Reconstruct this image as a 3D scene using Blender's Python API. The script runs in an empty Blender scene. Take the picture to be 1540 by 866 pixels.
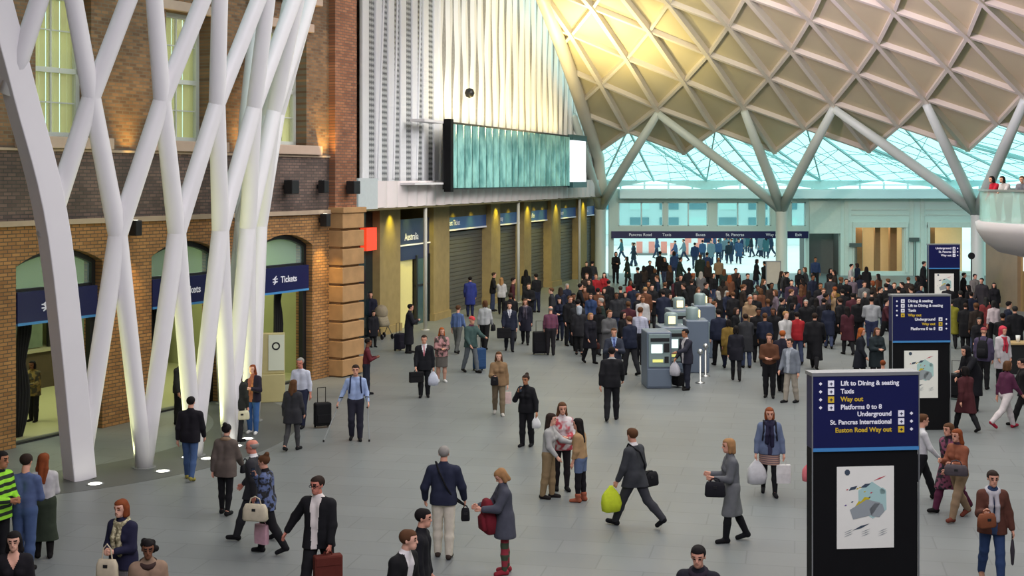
import bpy, math, random
import numpy as np
from mathutils import Vector, Matrix
random.seed(7)
R = math.radians
SC = bpy.context.scene
COL = SC.collection
F = 2000.0      # focal length in pixels of the 1540 px wide frame
HOR = 268.0     # horizon row
CAMH = 6.0

def at(x, y, D):
    """point at distance D along the view axis seen at pixel x, y"""
    return Vector(((x-770)/F*D, D, CAMH-(y-HOR)/F*D))
def ground(x, y):
    D = CAMH*F/(y-HOR)
    return Vector(((x-770)/F*D, D, 0))

# ---------------------------------------------------------------- materials
MATS = {}
def node_mat(name):
    m = bpy.data.materials.new(name); m.use_nodes = True
    nt = m.node_tree; b = nt.nodes['Principled BSDF']
    return m, nt, b
def mat(name, col, rough=.6, metal=0, noise=.08, nscale=6, emit=None, estr=0, spec=.5, bump=0):
    if name in MATS: return MATS[name]
    m, nt, b = node_mat(name)
    b.inputs['Roughness'].default_value = rough
    b.inputs['Metallic'].default_value = metal
    b.inputs['Specular IOR Level'].default_value = spec
    c = (*col, 1)
    if noise:
        tc = nt.nodes.new('ShaderNodeTexCoord'); n = nt.nodes.new('ShaderNodeTexNoise')
        n.inputs['Scale'].default_value = nscale; n.inputs['Detail'].default_value = 3
        nt.links.new(tc.outputs['Object'], n.inputs['Vector'])
        r = nt.nodes.new('ShaderNodeMix'); r.data_type = 'RGBA'
        r.inputs[6].default_value = (*[max(0, v*(1-noise)) for v in col], 1)
        r.inputs[7].default_value = (*[min(1, v*(1+noise)) for v in col], 1)
        nt.links.new(n.outputs['Fac'], r.inputs[0])
        nt.links.new(r.outputs[2], b.inputs['Base Color'])
        if bump:
            bp = nt.nodes.new('ShaderNodeBump'); bp.inputs['Strength'].default_value = bump; bp.inputs['Distance'].default_value = .01
            nt.links.new(n.outputs['Fac'], bp.inputs['Height']); nt.links.new(bp.outputs[0], b.inputs['Normal'])
    else:
        b.inputs['Base Color'].default_value = c
    if emit:
        b.inputs['Emission Color'].default_value = (*emit, 1); b.inputs['Emission Strength'].default_value = estr
    MATS[name] = m
    return m
def lin(r, g, b):
    return tuple(((v/255)/12.92 if v <= 10 else (((v/255)+.055)/1.055)**2.4) for v in (r, g, b))
def cloth(rgb):
    return mat('cloth_%d_%d_%d' % tuple(rgb), lin(*rgb), .85, 0, .18, 14, spec=.2)
def skin(rgb=(205, 150, 125)):
    return mat('skin_%d_%d_%d' % tuple(rgb), lin(*rgb), .55, 0, .08, 9, spec=.35)

def brick_mat(name, c1, c2, mort, scale=1.0, patch=None, dirt=.35):
    m, nt, b = node_mat(name)
    tc = nt.nodes.new('ShaderNodeTexCoord')
    br = nt.nodes.new('ShaderNodeTexBrick')
    br.inputs['Scale'].default_value = scale
    br.inputs['Brick Width'].default_value = .235; br.inputs['Row Height'].default_value = .085
    br.inputs['Mortar Size'].default_value = .012
    br.inputs['Color1'].default_value = (*c1, 1); br.inputs['Color2'].default_value = (*c2, 1); br.inputs['Mortar'].default_value = (*mort, 1)
    nt.links.new(tc.outputs['Object'], br.inputs['Vector'])
    n = nt.nodes.new('ShaderNodeTexNoise'); n.inputs['Scale'].default_value = .9; n.inputs['Detail'].default_value = 6
    nt.links.new(tc.outputs['Object'], n.inputs['Vector'])
    mx = nt.nodes.new('ShaderNodeMix'); mx.data_type = 'RGBA'; mx.blend_type = 'MULTIPLY'
    mx.inputs[0].default_value = 1
    cr = nt.nodes.new('ShaderNodeValToRGB')
    cr.color_ramp.elements[0].position = .3; cr.color_ramp.elements[0].color = (1-dirt, 1-dirt, 1-dirt, 1)
    cr.color_ramp.elements[1].position = .7; cr.color_ramp.elements[1].color = (1, 1, 1, 1)
    nt.links.new(n.outputs['Fac'], cr.inputs[0])
    nt.links.new(br.outputs['Color'], mx.inputs[6]); nt.links.new(cr.outputs[0], mx.inputs[7])
    nt.links.new(mx.outputs[2], b.inputs['Base Color'])
    bp = nt.nodes.new('ShaderNodeBump'); bp.inputs['Strength'].default_value = .6; bp.inputs['Distance'].default_value = .02; bp.invert = True
    nt.links.new(br.outputs['Fac'], bp.inputs['Height']); nt.links.new(bp.outputs[0], b.inputs['Normal'])
    b.inputs['Roughness'].default_value = .85
    return m
def glass_mat(name, tint=(.8, .95, .95), alpha=.25, rough=.05):
    m = bpy.data.materials.new(name); m.use_nodes = True
    nt = m.node_tree; nt.nodes.clear()
    o = nt.nodes.new('ShaderNodeOutputMaterial'); t = nt.nodes.new('ShaderNodeBsdfTransparent')
    g = nt.nodes.new('ShaderNodeBsdfPrincipled'); x = nt.nodes.new('ShaderNodeMixShader')
    t.inputs[0].default_value = (*tint, 1)
    g.inputs['Base Color'].default_value = (*tint, 1); g.inputs['Roughness'].default_value = rough
    x.inputs[0].default_value = alpha
    nt.links.new(t.outputs[0], x.inputs[1]); nt.links.new(g.outputs[0], x.inputs[2]); nt.links.new(x.outputs[0], o.inputs[0])
    return m

# ---------------------------------------------------------------- mesh builder
class MB:
    def __init__(self): self.v = []; self.f = []; self.mi = []
    def add(self, vs, fs, mi=0):
        o = len(self.v); self.v += [tuple(p) for p in vs]
        self.f += [tuple(i+o for i in f) for f in fs]; self.mi += [mi]*len(fs)
        return self
    def box(self, c, s, mi=0, rz=0, M=None):
        hx, hy, hz = s[0]/2, s[1]/2, s[2]/2
        vs = [Vector((x, y, z)) for x in (-hx, hx) for y in (-hy, hy) for z in (-hz, hz)]
        if rz: vs = [Matrix.Rotation(rz, 3, 'Z') @ p for p in vs]
        vs = [p+Vector(c) for p in vs]
        if M: vs = [M @ p for p in vs]
        return self.add(vs, [(0,1,3,2),(4,6,7,5),(0,4,5,1),(2,3,7,6),(0,2,6,4),(1,5,7,3)], mi)
    def bbox(self, x0, x1, y0, y1, z0, z1, mi=0):
        return self.box(((x0+x1)/2, (y0+y1)/2, (z0+z1)/2), (x1-x0, y1-y0, z1-z0), mi)
    def tube(self, pts, rad, n=10, mi=0, cap=True):
        pts = [Vector(p) for p in pts]
        if not hasattr(rad, '__len__'): rad = [rad]*len(pts)
        rings = []; up0 = None
        for i, p in enumerate(pts):
            if i == 0: d = pts[1]-p
            elif i == len(pts)-1: d = p-pts[i-1]
            else: d = (pts[i+1]-p).normalized()+(p-pts[i-1]).normalized()
            d.normalize()
            if up0 is None: up0 = Vector((0, 0, 1)) if abs(d.z) < .9 else Vector((0, 1, 0))
            a = d.cross(up0)
            if a.length < 1e-4: a = d.orthogonal()
            a.normalize(); b = a.cross(d); up0 = b
            rings.append([p+(a*math.cos(2*math.pi*k/n)+b*math.sin(2*math.pi*k/n))*rad[i] for k in range(n)])
        vs = [q for r in rings for q in r]; fs = []
        for i in range(len(pts)-1):
            for k in range(n):
                k2 = (k+1) % n
                fs.append((i*n+k, i*n+k2, (i+1)*n+k2, (i+1)*n+k))
        if cap: fs += [tuple(range(n-1, -1, -1)), tuple((len(pts)-1)*n+k for k in range(n))]
        return self.add(vs, fs, mi)
    def bar(self, a, b, w, h, up=(0, 0, 1), mi=0):
        a, b = Vector(a), Vector(b); d = (b-a).normalized(); up = Vector(up)
        s = d.cross(up).normalized()*w/2; u = s.cross(d).normalized()*h/2
        vs = [p+x+y for p in (a, b) for x, y in ((-s, -u), (s, -u), (s, u), (-s, u))]
        return self.add(vs, [(3,2,1,0),(4,5,6,7),(0,1,5,4),(1,2,6,5),(2,3,7,6),(3,0,4,7)], mi)
    def lathe(self, c, prof, n=24, mi=0, a0=0, a1=2*math.pi):
        c = Vector(c); full = abs(a1-a0-2*math.pi) < 1e-6; m = n if full else n+1
        vs = []
        for k in range(m):
            a = a0+(a1-a0)*k/n
            vs += [c+Vector((r*math.cos(a), r*math.sin(a), z)) for r, z in prof]
        q = len(prof); fs = []
        for k in range(n):
            k2 = (k+1) % m
            for i in range(q-1): fs.append((k*q+i, k2*q+i, k2*q+i+1, k*q+i+1))
        return self.add(vs, fs, mi)
    def build(self, name, mats, parent=None, smooth=False, M=None, bevel=0):
        me = bpy.data.meshes.new(name); me.from_pydata(self.v, [], self.f)
        if not isinstance(mats, (list, tuple)): mats = [mats]
        for m in mats: me.materials.append(m)
        if len(mats) > 1: me.polygons.foreach_set('material_index', self.mi)
        if smooth: me.polygons.foreach_set('use_smooth', [True]*len(self.f))
        me.update()
        o = bpy.data.objects.new(name, me); COL.objects.link(o)
        if parent: o.parent = parent
        if M is not None: o.matrix_local = M
        if bevel:
            b = o.modifiers.new('bevel', 'BEVEL'); b.width = bevel; b.segments = 2; b.limit_method = 'ANGLE'
        return o
def empty(name, loc=(0, 0, 0), rz=0):
    o = bpy.data.objects.new(name, None); COL.objects.link(o)
    o.location = loc; o.rotation_euler = (0, 0, rz); o.empty_display_size = .2
    return o
def tag(o, label=None, cat=None, group=None, kind=None):
    if label: o['label'] = label
    if cat: o['category'] = cat
    if group: o['group'] = group
    if kind: o['kind'] = kind
    return o
def struct(o, label=None, cat=None):
    return tag(o, label, cat, None, 'structure')

def plate(name, outer, holes, thick, mats, M=None, parent=None):
    """flat slab in local XY with holes, from z=-thick to z=0"""
    cu = bpy.data.curves.new(name, 'CURVE'); cu.dimensions = '2D'; cu.fill_mode = 'BOTH'
    for loop in [outer]+holes:
        s = cu.splines.new('POLY'); s.points.add(len(loop)-1)
        for i, (x, y) in enumerate(loop): s.points[i].co = (x, y, 0, 1)
        s.use_cyclic_u = True
    cu.extrude = thick/2
    t = bpy.data.objects.new('tmp', cu); COL.objects.link(t)
    dg = bpy.context.evaluated_depsgraph_get()
    me = bpy.data.meshes.new_from_object(t.evaluated_get(dg)); me.name = name
    bpy.data.objects.remove(t); bpy.data.curves.remove(cu)
    me.transform(Matrix.Translation((0, 0, -thick/2)))
    me.materials.clear()
    for m in (mats if isinstance(mats, list) else [mats]): me.materials.append(m)
    me.polygons.foreach_set('use_smooth', [False]*len(me.polygons))
    o = bpy.data.objects.new(name, me); COL.objects.link(o)
    if parent: o.parent = parent
    if M is not None: o.matrix_local = M
    return o
def text(name, body, size, m, parent, M, align='LEFT', depth=.004, bold=0):
    cu = bpy.data.curves.new(name, 'FONT'); cu.body = body; cu.size = size; cu.align_x = align; cu.align_y = 'CENTER'
    cu.extrude = depth; cu.offset = bold
    t = bpy.data.objects.new('tmp', cu); COL.objects.link(t)
    dg = bpy.context.evaluated_depsgraph_get()
    me = bpy.data.meshes.new_from_object(t.evaluated_get(dg)); me.name = name
    bpy.data.objects.remove(t); bpy.data.curves.remove(cu)
    me.materials.clear(); me.materials.append(m)
    o = bpy.data.objects.new(name, me); COL.objects.link(o)
    o.parent = parent; o.matrix_local = M
    return o
def frame(O, d):
    """local X along d, local Y up, local Z = outward normal"""
    d = Vector((d[0], d[1], 0)).normalized(); n = d.cross(Vector((0, 0, 1)))
    M = Matrix.Identity(4)
    for i in range(3):
        M[i][0] = d[i]; M[i][1] = (0, 0, 1)[i]; M[i][2] = n[i]; M[i][3] = O[i]
    return M

# ---------------------------------------------------------------- implicit surfaces (surface nets)
def sdf_mesh(prims, vox, k=.03, clips=()):
    """prims: (a, b, ra, rb[, k]) tapered capsules; returns verts (N,3), quads"""
    A = np.array([[*p[0], *p[1]] for p in prims], float); Rm = np.array([max(p[2], p[3]) for p in prims])
    lo = np.minimum(A[:, :3], A[:, 3:])-Rm[:, None]-3*vox; hi = np.maximum(A[:, :3], A[:, 3:])+Rm[:, None]+3*vox
    L = lo.min(0); n = np.ceil((hi.max(0)-L)/vox).astype(int)+2
    ax = [L[i]+vox*np.arange(n[i]) for i in range(3)]
    fld = np.full(n, .5)
    for p, pr in enumerate(prims):
        kk = pr[4] if len(pr) > 4 else k
        i0 = np.maximum(((lo[p]-kk-L)/vox).astype(int), 0); i1 = np.minimum(((hi[p]+kk-L)/vox).astype(int)+2, n)
        X, Y, Z = ax[0][i0[0]:i1[0], None, None], ax[1][None, i0[1]:i1[1], None], ax[2][None, None, i0[2]:i1[2]]
        a = A[p, :3]; ab = A[p, 3:]-a; l2 = max(ab @ ab, 1e-9)
        t = np.clip(((X-a[0])*ab[0]+(Y-a[1])*ab[1]+(Z-a[2])*ab[2])/l2, 0, 1)
        d = np.sqrt((X-a[0]-t*ab[0])**2+(Y-a[1]-t*ab[1])**2+(Z-a[2]-t*ab[2])**2)-(pr[2]+(pr[3]-pr[2])*t)
        s = fld[i0[0]:i1[0], i0[1]:i1[1], i0[2]:i1[2]]
        h = np.maximum(kk-np.abs(s-d), 0)/kk
        s[...] = np.minimum(s, d)-h*h*kk*.25
    if clips:
        P = (ax[0][:, None, None], ax[1][None, :, None], ax[2][None, None, :])
        for c in clips: fld = np.maximum(fld, c(*P))
    sg = fld < 0
    sh = [slice(0, -1), slice(1, None)]
    cnt = sum(sg[sh[i], sh[j], sh[q]].astype(np.int8) for i in (0, 1) for j in (0, 1) for q in (0, 1))
    act = (cnt > 0) & (cnt < 8)
    idx = np.full(act.shape, -1, np.int64); cells = np.argwhere(act); idx[act] = np.arange(len(cells))
    offs = [(i, j, q) for i in (0, 1) for j in (0, 1) for q in (0, 1)]
    val = np.stack([fld[cells[:, 0]+o[0], cells[:, 1]+o[1], cells[:, 2]+o[2]] for o in offs], 1)
    acc = np.zeros((len(cells), 3)); num = np.zeros(len(cells))
    for e0 in range(8):
        for e1 in range(e0+1, 8):
            o0, o1 = np.array(offs[e0]), np.array(offs[e1])
            if np.abs(o0-o1).sum() != 1: continue
            v0, v1 = val[:, e0], val[:, e1]; cr = (v0 < 0) != (v1 < 0)
            t = np.where(cr, v0/np.where(cr, v0-v1, 1), 0)
            acc += np.where(cr[:, None], o0+t[:, None]*(o1-o0), 0); num += cr
    V = L+(cells+acc/num[:, None])*vox
    Q = []
    for axn in range(3):
        s0 = [slice(None)]*3; s1 = [slice(None)]*3; s0[axn] = slice(0, -1); s1[axn] = slice(1, None)
        a, b = sg[tuple(s0)], sg[tuple(s1)]
        E = np.argwhere(a != b)
        u, w = (axn+1) % 3, (axn+2) % 3
        E = E[(E[:, u] > 0) & (E[:, w] > 0) & (E[:, u] < n[u]-1) & (E[:, w] < n[w]-1)]
        def cell(du, dw):
            c = E.copy(); c[:, u] -= du; c[:, w] -= dw
            return idx[c[:, 0], c[:, 1], c[:, 2]]
        q = np.stack([cell(1, 1), cell(0, 1), cell(0, 0), cell(1, 0)], 1)
        flip = ~a[E[:, 0], E[:, 1], E[:, 2]]
        q[flip] = q[flip][:, ::-1]
        Q.append(q)
    return V, np.concatenate(Q)
def np_mesh(name, V, Q, mi=None, nm=1):
    me = bpy.data.meshes.new(name)
    me.vertices.add(len(V)); me.vertices.foreach_set('co', V.astype(np.float32).ravel())
    me.loops.add(len(Q)*4); me.loops.foreach_set('vertex_index', Q.astype(np.int32).ravel())
    me.polygons.add(len(Q)); me.polygons.foreach_set('loop_start', np.arange(0, len(Q)*4, 4, dtype=np.int32))
    me.polygons.foreach_set('use_smooth', np.ones(len(Q), bool))
    if mi is not None: me.polygons.foreach_set('material_index', mi.astype(np.int32))
    me.update(); me.validate()
    for _ in range(nm): me.materials.append(None)
    return me
# ================================================================= camera
cam = bpy.data.cameras.new('camera'); cam.sensor_width = 36; cam.lens = F/1540*36
cam.shift_y = -(433-HOR)/1540; cam.clip_end = 600
co = bpy.data.objects.new('camera', cam); COL.objects.link(co)
co.location = (0, 0, CAMH); co.rotation_euler = (R(90), 0, 0); SC.camera = co

# ================================================================= shared materials
M_white = mat('white_painted_steel', (.78, .76, .78), .4, 0, .03, 2)
M_roofrib = mat('roof_rib_paint', (.66, .6, .5), .5, 0, .04, 1)
M_panel = mat('roof_panel_paint', (.56, .49, .31), .6, 0, .05, .6)
M_col = mat('column_paint', (.52, .58, .53), .45, 0, .03, 1)
M_pale = mat('pale_wall_paint', (.6, .72, .65), .6, 0, .05, .5)
M_pale2 = mat('pale_beam_paint', (.66, .82, .82), .5, 0, .05, .5)
M_dark = mat('dark_metal', (.02, .02, .022), .4, .3, .1)
M_black = mat('black_gloss', (.006, .006, .007), .6, 0, .1, spec=.15)
M_navy = mat('navy_sign_face', (.006, .008, .07), .35, 0, .05)
M_stripe = mat('light_blue_stripe', (.06, .25, .55), .4, 0, 0)
M_letter = mat('white_lettering', (.75, .75, .8), .5, 0, 0, emit=(.8, .8, .9), estr=.15)
M_yellow = mat('yellow_lettering', (.6, .42, .03), .5, 0, 0, emit=(.8, .5, .02), estr=.1)
M_stone = mat('sill_stone', (.42, .32, .23), .8, 0, .15, 3)
M_concrete = mat('grey_plinth', (.2, .21, .2), .8, 0, .1, 2)
M_skirt = mat('pinkish_white_panel', (.82, .75, .75), .5, 0, .06, 1.5)
M_clad = mat('white_ribbed_cladding', (.78, .77, .74), .45, 0, .05, 1.2)
M_shutter = mat('grey_brown_shutter', (.085, .08, .068), .6, 0, .2, 1.5)
M_pier = mat('yellow_stock_pier', (.3, .225, .09), .8, 0, .25, 3, bump=.3)
M_glow = mat('lit_uplight_lens', (1, 1, .9), .3, 0, 0, emit=(1, 1, .85), estr=6)
M_screen = mat('lit_screen', (.8, .9, .9), .3, 0, 0, emit=(.8, 1, .95), estr=1.0)
M_brickL = brick_mat('orange_stock_brick', lin(190, 140, 84), lin(158, 112, 66), lin(110, 90, 66))
M_brickU = brick_mat('weathered_brown_brick', lin(160, 120, 84), lin(112, 84, 62), lin(124, 112, 94), dirt=.5)
M_brickD = brick_mat('soot_dark_brick', lin(132, 108, 98), lin(98, 82, 76), lin(84, 78, 74), dirt=.55)
M_brickP = brick_mat('red_brown_pier_brick', lin(176, 118, 84), lin(140, 88, 62), lin(112, 92, 78))
M_pane = glass_mat('window_pane', (.96, .97, .9), .08)
M_glass = glass_mat('clear_glass', alpha=.15)
M_roofglass = glass_mat('roof_glass', (.8, 1, 1), .12, .2)

# ================================================================= floor
def floor_mat():
    m, nt, b = node_mat('slab_floor')
    tc = nt.nodes.new('ShaderNodeTexCoord'); mp = nt.nodes.new('ShaderNodeMapping'); mp.inputs['Rotation'].default_value = (0, 0, R(12))
    br = nt.nodes.new('ShaderNodeTexBrick'); br.inputs['Scale'].default_value = 1
    br.inputs['Brick Width'].default_value = 1.5; br.inputs['Row Height'].default_value = .75; br.inputs['Mortar Size'].default_value = .012
    br.inputs['Color1'].default_value = (.188, .205, .206, 1); br.inputs['Color2'].default_value = (.17, .186, .187, 1); br.inputs['Mortar'].default_value = (.14, .152, .153, 1)
    n = nt.nodes.new('ShaderNodeTexNoise'); n.inputs['Scale'].default_value = .25; n.inputs['Detail'].default_value = 6
    mx = nt.nodes.new('ShaderNodeMix'); mx.data_type = 'RGBA'; mx.blend_type = 'MULTIPLY'; mx.inputs[0].default_value = 1
    cr = nt.nodes.new('ShaderNodeValToRGB'); cr.color_ramp.elements[0].position = .35; cr.color_ramp.elements[0].color = (.86, .86, .86, 1); cr.color_ramp.elements[1].position = .65
    nt.links.new(tc.outputs['Object'], mp.inputs[0]); nt.links.new(mp.outputs[0], br.inputs['Vector']); nt.links.new(tc.outputs['Object'], n.inputs['Vector'])
    nt.links.new(n.outputs['Fac'], cr.inputs[0]); nt.links.new(br.outputs['Color'], mx.inputs[6]); nt.links.new(cr.outputs[0], mx.inputs[7])
    nt.links.new(mx.outputs[2], b.inputs['Base Color'])
    b.inputs['Roughness'].default_value = .42; b.inputs['Specular IOR Level'].default_value = .35
    return m
M_floor = floor_mat()
fl = MB().bbox(-45, 70, -8, 84, -.6, 0).build('floor', M_floor); struct(fl)
M_plaza = mat('pale_plaza_paving', (.88, .84, .82), .8, 0, .05, .4)
struct(MB().bbox(-45, 75, 84, 190, -.6, -.01).build('ground', M_plaza))
CX, CY = -12.5, 31.5
def ringp(a, r, z=0): return Vector((CX+r*math.cos(R(a)), CY+r*math.sin(R(a)), z))
ring = MB().lathe((CX, CY, 0), [(5.3, .004), (7.35, .004), (7.35, .0), ], 40, a0=R(-62), a1=R(45))
struct(ring.build('trim_1', mat('dark_paving_band', (.085, .092, .088), .5, 0, .15, 1.5)))

# ================================================================= brick wall with three arches
WD = (.461, .887); WO = Vector((-11.04, 29.6, 0)); WM = frame(WO, WD); WMi = WM.inverted()
def arch(u0, u1, zs, zt, zb=-.3, n=10):
    w = (u1-u0)/2; h = zt-zs; r = (w*w+h*h)/(2*h); c = zt-r; a = math.asin(w/r)
    return [(u0, zb), (u1, zb)]+[((u0+u1)/2+r*math.sin(a-2*a*i/n), c+r*math.cos(a-2*a*i/n)) for i in range(n+1)]
AR = [(0, 2.62), (4.3, 6.9), (8.5, 11.1)]
WN = [(.56, 2.26), (4.83, 6.53), (9.1, 10.8)]
struct(plate('wall_left', [(-8, -.5), (11.95, -.5), (11.95, 5), (-8, 5)], [arch(a, b, 4.03, 4.38) for a, b in AR], .6, M_brickL, WM))
struct(plate('wall_left', [(-8, 5), (11.95, 5), (11.95, 6.7), (-8, 6.7)], [], .58, M_brickD, WM))
struct(plate('wall_left', [(-8, 6.7), (11.95, 6.7), (11.95, 15), (-8, 15)], [[(a, 6.96), (b, 6.96), (b, 10.3), (a, 10.3)] for a, b in WN], .6, M_brickU, WM))
struct(MB().bbox(-8, 11.95, 4.93, 5.05, 0, .1).bbox(-8, 11.95, 6.62, 6.68, 0, .05).build('trim_2', M_stone, M=WM))
for a, b in WN:
    c = (a+b)/2
    struct(MB().bbox(c-1.45, c+1.45, 6.69, 6.96, -.1, .16).build('trim_3', mat('pink_stone_sill', (.5, .37, .29), .8, 0, .12, 3), M=WM, bevel=.02))
    struct(MB().bbox(c-1.1, c+1.1, 10.3, 10.55, -.05, .12).bbox(c-1.35, c+1.35, 11.1, 11.3, -.05, .25).build('trim_4', mat('pink_stone_sill', (.5, .37, .29)), M=WM, bevel=.02))
M_blind = mat('yellow_green_blind', lin(212, 212, 160), .8, 0, .12, 1.5, emit=lin(200, 200, 130), estr=.3)
M_sash = mat('pale_green_sash', lin(205, 208, 200), .5, 0, .05)
for i, (a, b) in enumerate(WN):
    r = empty('window_%d' % (i+1)); r.matrix_local = WM; struct(r)
    fr = MB(); z0, z1 = 6.96, 10.3
    for x in (a+.05, b-.05): fr.bbox(x-.07, x+.07, z0, z1, -.5, -.38)
    for z in (z0+.06, z1-.06, (z0+z1)/2-.1): fr.bbox(a, b, z-.06, z+.06, -.5, -.38)
    fr.bbox((a+b)/2-.02, (a+b)/2+.02, z0, z1, -.48, -.42); fr.bbox(a, b, z0+.8, z0+.83, -.48, -.42).bbox(a, b, z1-.85, z1-.82, -.48, -.42)
    fr.build('window_frame', M_sash, r)
    MB().bbox(a, b, z0, z1, -.445, -.435).build('pane', M_pane, r)
    bl = MB(); nf = 8
    for q in range(nf):
        x0 = a+(b-a)*q/nf; bl.bbox(x0, x0+(b-a)/nf-.03, z0, z1, -.58, -.55-.02*(q % 2))
    bl.build('blind', M_blind, r)
M_arch = mat('black_arch_frame', (.012, .013, .015), .4, 0, .1)
M_fan = mat('fanlight_tint', lin(140, 165, 100), .4, 0, .2, 1.2)
for i, (a, b) in enumerate(AR):
    r = empty('door_%d' % (i+1)); r.matrix_local = WM; struct(r)
    o_ = arch(a+.01, b-.01, 4.03, 4.37, .0); i_ = arch(a+.13, b-.13, 3.98, 4.24, .0)
    outer = o_; inner = [(x, max(z, .05)) for x, z in i_]
    plate('arch_frame', outer, [inner], .14, M_arch, Matrix.Translation((0, 0, -.22)), r)
    MB().bbox(a+.13, b-.13, 3.42, 3.5, -.38, -.24).build('transom', M_arch, r)
    plate('fanlight', [(x, max(z, 3.45)) for x, z in i_], [], .02, M_glass, Matrix.Translation((0, 0, -.3)), r)
    MB().bbox(a+.13, a+.18, 0, 2.7, -.8, -.3).bbox(b-.2, b-.13, 0, 2.7, -.35, -.2).build('door_jamb', M_arch, r)
    sg = MB().bbox(a+.1, b-.1, 2.74, 3.44, -.2, -.06).build('sign_board', M_navy, r)
    MB().bbox(a+.1, b-.1, 2.69, 2.75, -.21, -.05).build('sign_stripe', M_stripe, r)
    text('lettering', 'Tickets', .26, M_letter, r, Matrix.Translation(((a+b)/2-.15, 3.08, -.055)), bold=.004)
    lg = MB(); lx = (a+b)/2-.42
    for zz in (3.04, 3.12): lg.bar((lx-.1, zz, -.055), (lx+.12, zz, -.055), .01, .03, (0, 1, 0))
    lg.bar((lx-.05, 2.97, -.055), (lx+.06, 3.04, -.055), .01, .03, (0, 1, 0)).bar((lx+.06, 3.04, -.055), (lx-.04, 3.12, -.055), .01, .03, (0, 1, 0)).bar((lx-.04, 3.12, -.055), (lx+.07, 3.2, -.055), .01, .03, (0, 1, 0))
    lg.build('logo', M_letter, r)
# room behind the arches
M_room = mat('ticket_hall_plaster', lin(150, 152, 110), .7, 0, .25, .8)
rm = MB().bbox(-3, 12, 0, 4.6, -7.2, -7).bbox(-3.2, -3, 0, 4.6, -7, -.6).bbox(12, 12.2, 0, 4.6, -7, -.6)
struct(rm.build('wall_back', M_room, M=WM))
struct(MB().bbox(-3.2, 12.2, 4.6, 4.75, -7.2, -.6).build('ceiling', M_room, M=WM))
struct(MB().bbox(-3, 12, .002, .008, -7, -.62).build('floor', mat('ticket_hall_floor', lin(170, 168, 130), .35, 0, .05), M=WM))
tcn = empty('ticket_counter'); tcn.matrix_local = WM @ Matrix.Translation((0, 0, -6.2)); tag(tcn, 'long dark ticket counter with glazed windows at the back of the hall', 'counter')
MB().bbox(3.5, 11.5, 0, 1.05, -.5, .2).build('body', mat('dark_wood_counter', (.06, .04, .025), .5, 0, .3, 3), tcn); MB().bbox(3.45, 11.55, 1.05, 1.12, -.55, .28).build('top', mat('pale_counter_top', (.3, .28, .2), .4), tcn)
for q in range(5): MB().bbox(3.6+q*1.6, 3.68+q*1.6, 1.12, 2.5, -.1, 0).bbox(3.6+q*1.6, 5.1+q*1.6, 2.4, 2.5, -.1, 0).build('window_frame', M_arch, tcn); MB().bbox(3.7+q*1.6, 5.0+q*1.6, 1.15, 2.4, -.06, -.04).build('pane', mat('dim_counter_glass', (.12, .16, .12), .15, 0, .4, 2), tcn)
for q, (u, n) in enumerate(((2.6, -3.2), (3.4, -4.2), (6.6, -3.0), (9.6, -2.2))):
    qp = empty('barrier_post'); qp.matrix_local = WM @ Matrix.Translation((u, 0, n)); tag(qp, 'slim queue barrier post inside the ticket hall, '+['first from the left', 'second from the left', 'third from the left', 'fourth, inside the third arch'][q], 'post', 'queue posts in the hall')
    MB().bbox(-.15, .15, 0, .03, -.15, .15).build('base', M_dark, qp); MB().bbox(-.03, .03, .03, 1.0, -.03, .03).build('post', mat('brushed_steel', (.45, .46, .45), .3, .8), qp)
# corner pier
pr = MB(); pr.bbox(11.95, 13.1, 5, 15, -2.6, .22)
struct(pr.build('wall_left', M_brickP, M=WM))
rs = MB()
for q in range(9):
    z = q*.556
    rs.bbox(11.95, 13.1, z+.035, z+.525, -1.2, .5); rs.bbox(12.02, 13.03, z-.035, z+.04, -1.2, .36)
rs.bbox(11.9, 13.15, 4.95, 5.12, -1.2, .56)
struct(rs.build('wall_left', mat('rusticated_orange_stone', lin(172, 134, 90), .85, 0, .35, 2.6, bump=.5), M=WM, bevel=.02))
struct(MB().bbox(12.6, 16.5, 5.0, 15, -3.0, -2.6).build('wall_left', M_brickU, M=WM))

# drain pipe beside arch 3, lamps and loudspeakers
dp = MB().tube([(8.2, .0, .14), (8.2, 14.9, .14)], .06, 12)
for z in (1.5, 3.4, 5.6, 8): dp.bbox(8.1, 8.3, z, z+.06, 0, .2)
tag(dp.build('drain_pipe', mat('grey_green_pipe', lin(120, 128, 120), .5, 0, .05), M=WM), 'grey vertical drain pipe on the brick wall left of the third arch', 'pipe')
def wall_lamp(u, z, label, up=True, Mx=WM, n=.0, col=(1, .62, .2), e=55):
    r = empty('wall_lamp'); r.matrix_local = Mx @ Matrix.Translation((u, z, n)); tag(r, label, 'lamp', 'black lamps and speakers on the brick wall')
    MB().bbox(-.11, .11, -.19, .19, .1, .34).build('housing', M_dark, r, bevel=.02)
    MB().bbox(-.04, .04, -.06, .06, 0, .12).build('bracket', M_dark, r)
    MB().lathe((0, 0, 0), [(.0, .195), (.07, .195)], 14).build('lens', M_glow, r, M=Matrix.Translation((0, 0, .22)) @ Matrix.Rotation(R(-90), 4, 'X'))
    return r
def spot(name, loc, to, power, col, ang=60, blend=.6, size=.1, parent=None):
    l = bpy.data.lights.new(name, 'SPOT'); l.energy = power; l.color = col; l.spot_size = R(ang); l.spot_blend = blend; l.shadow_soft_size = size
    o = bpy.data.objects.new(name, l); COL.objects.link(o); o.location = loc
    o.rotation_euler = (Vector(to)-Vector(loc)).to_track_quat('-Z', 'Y').to_euler()
    return o
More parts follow.
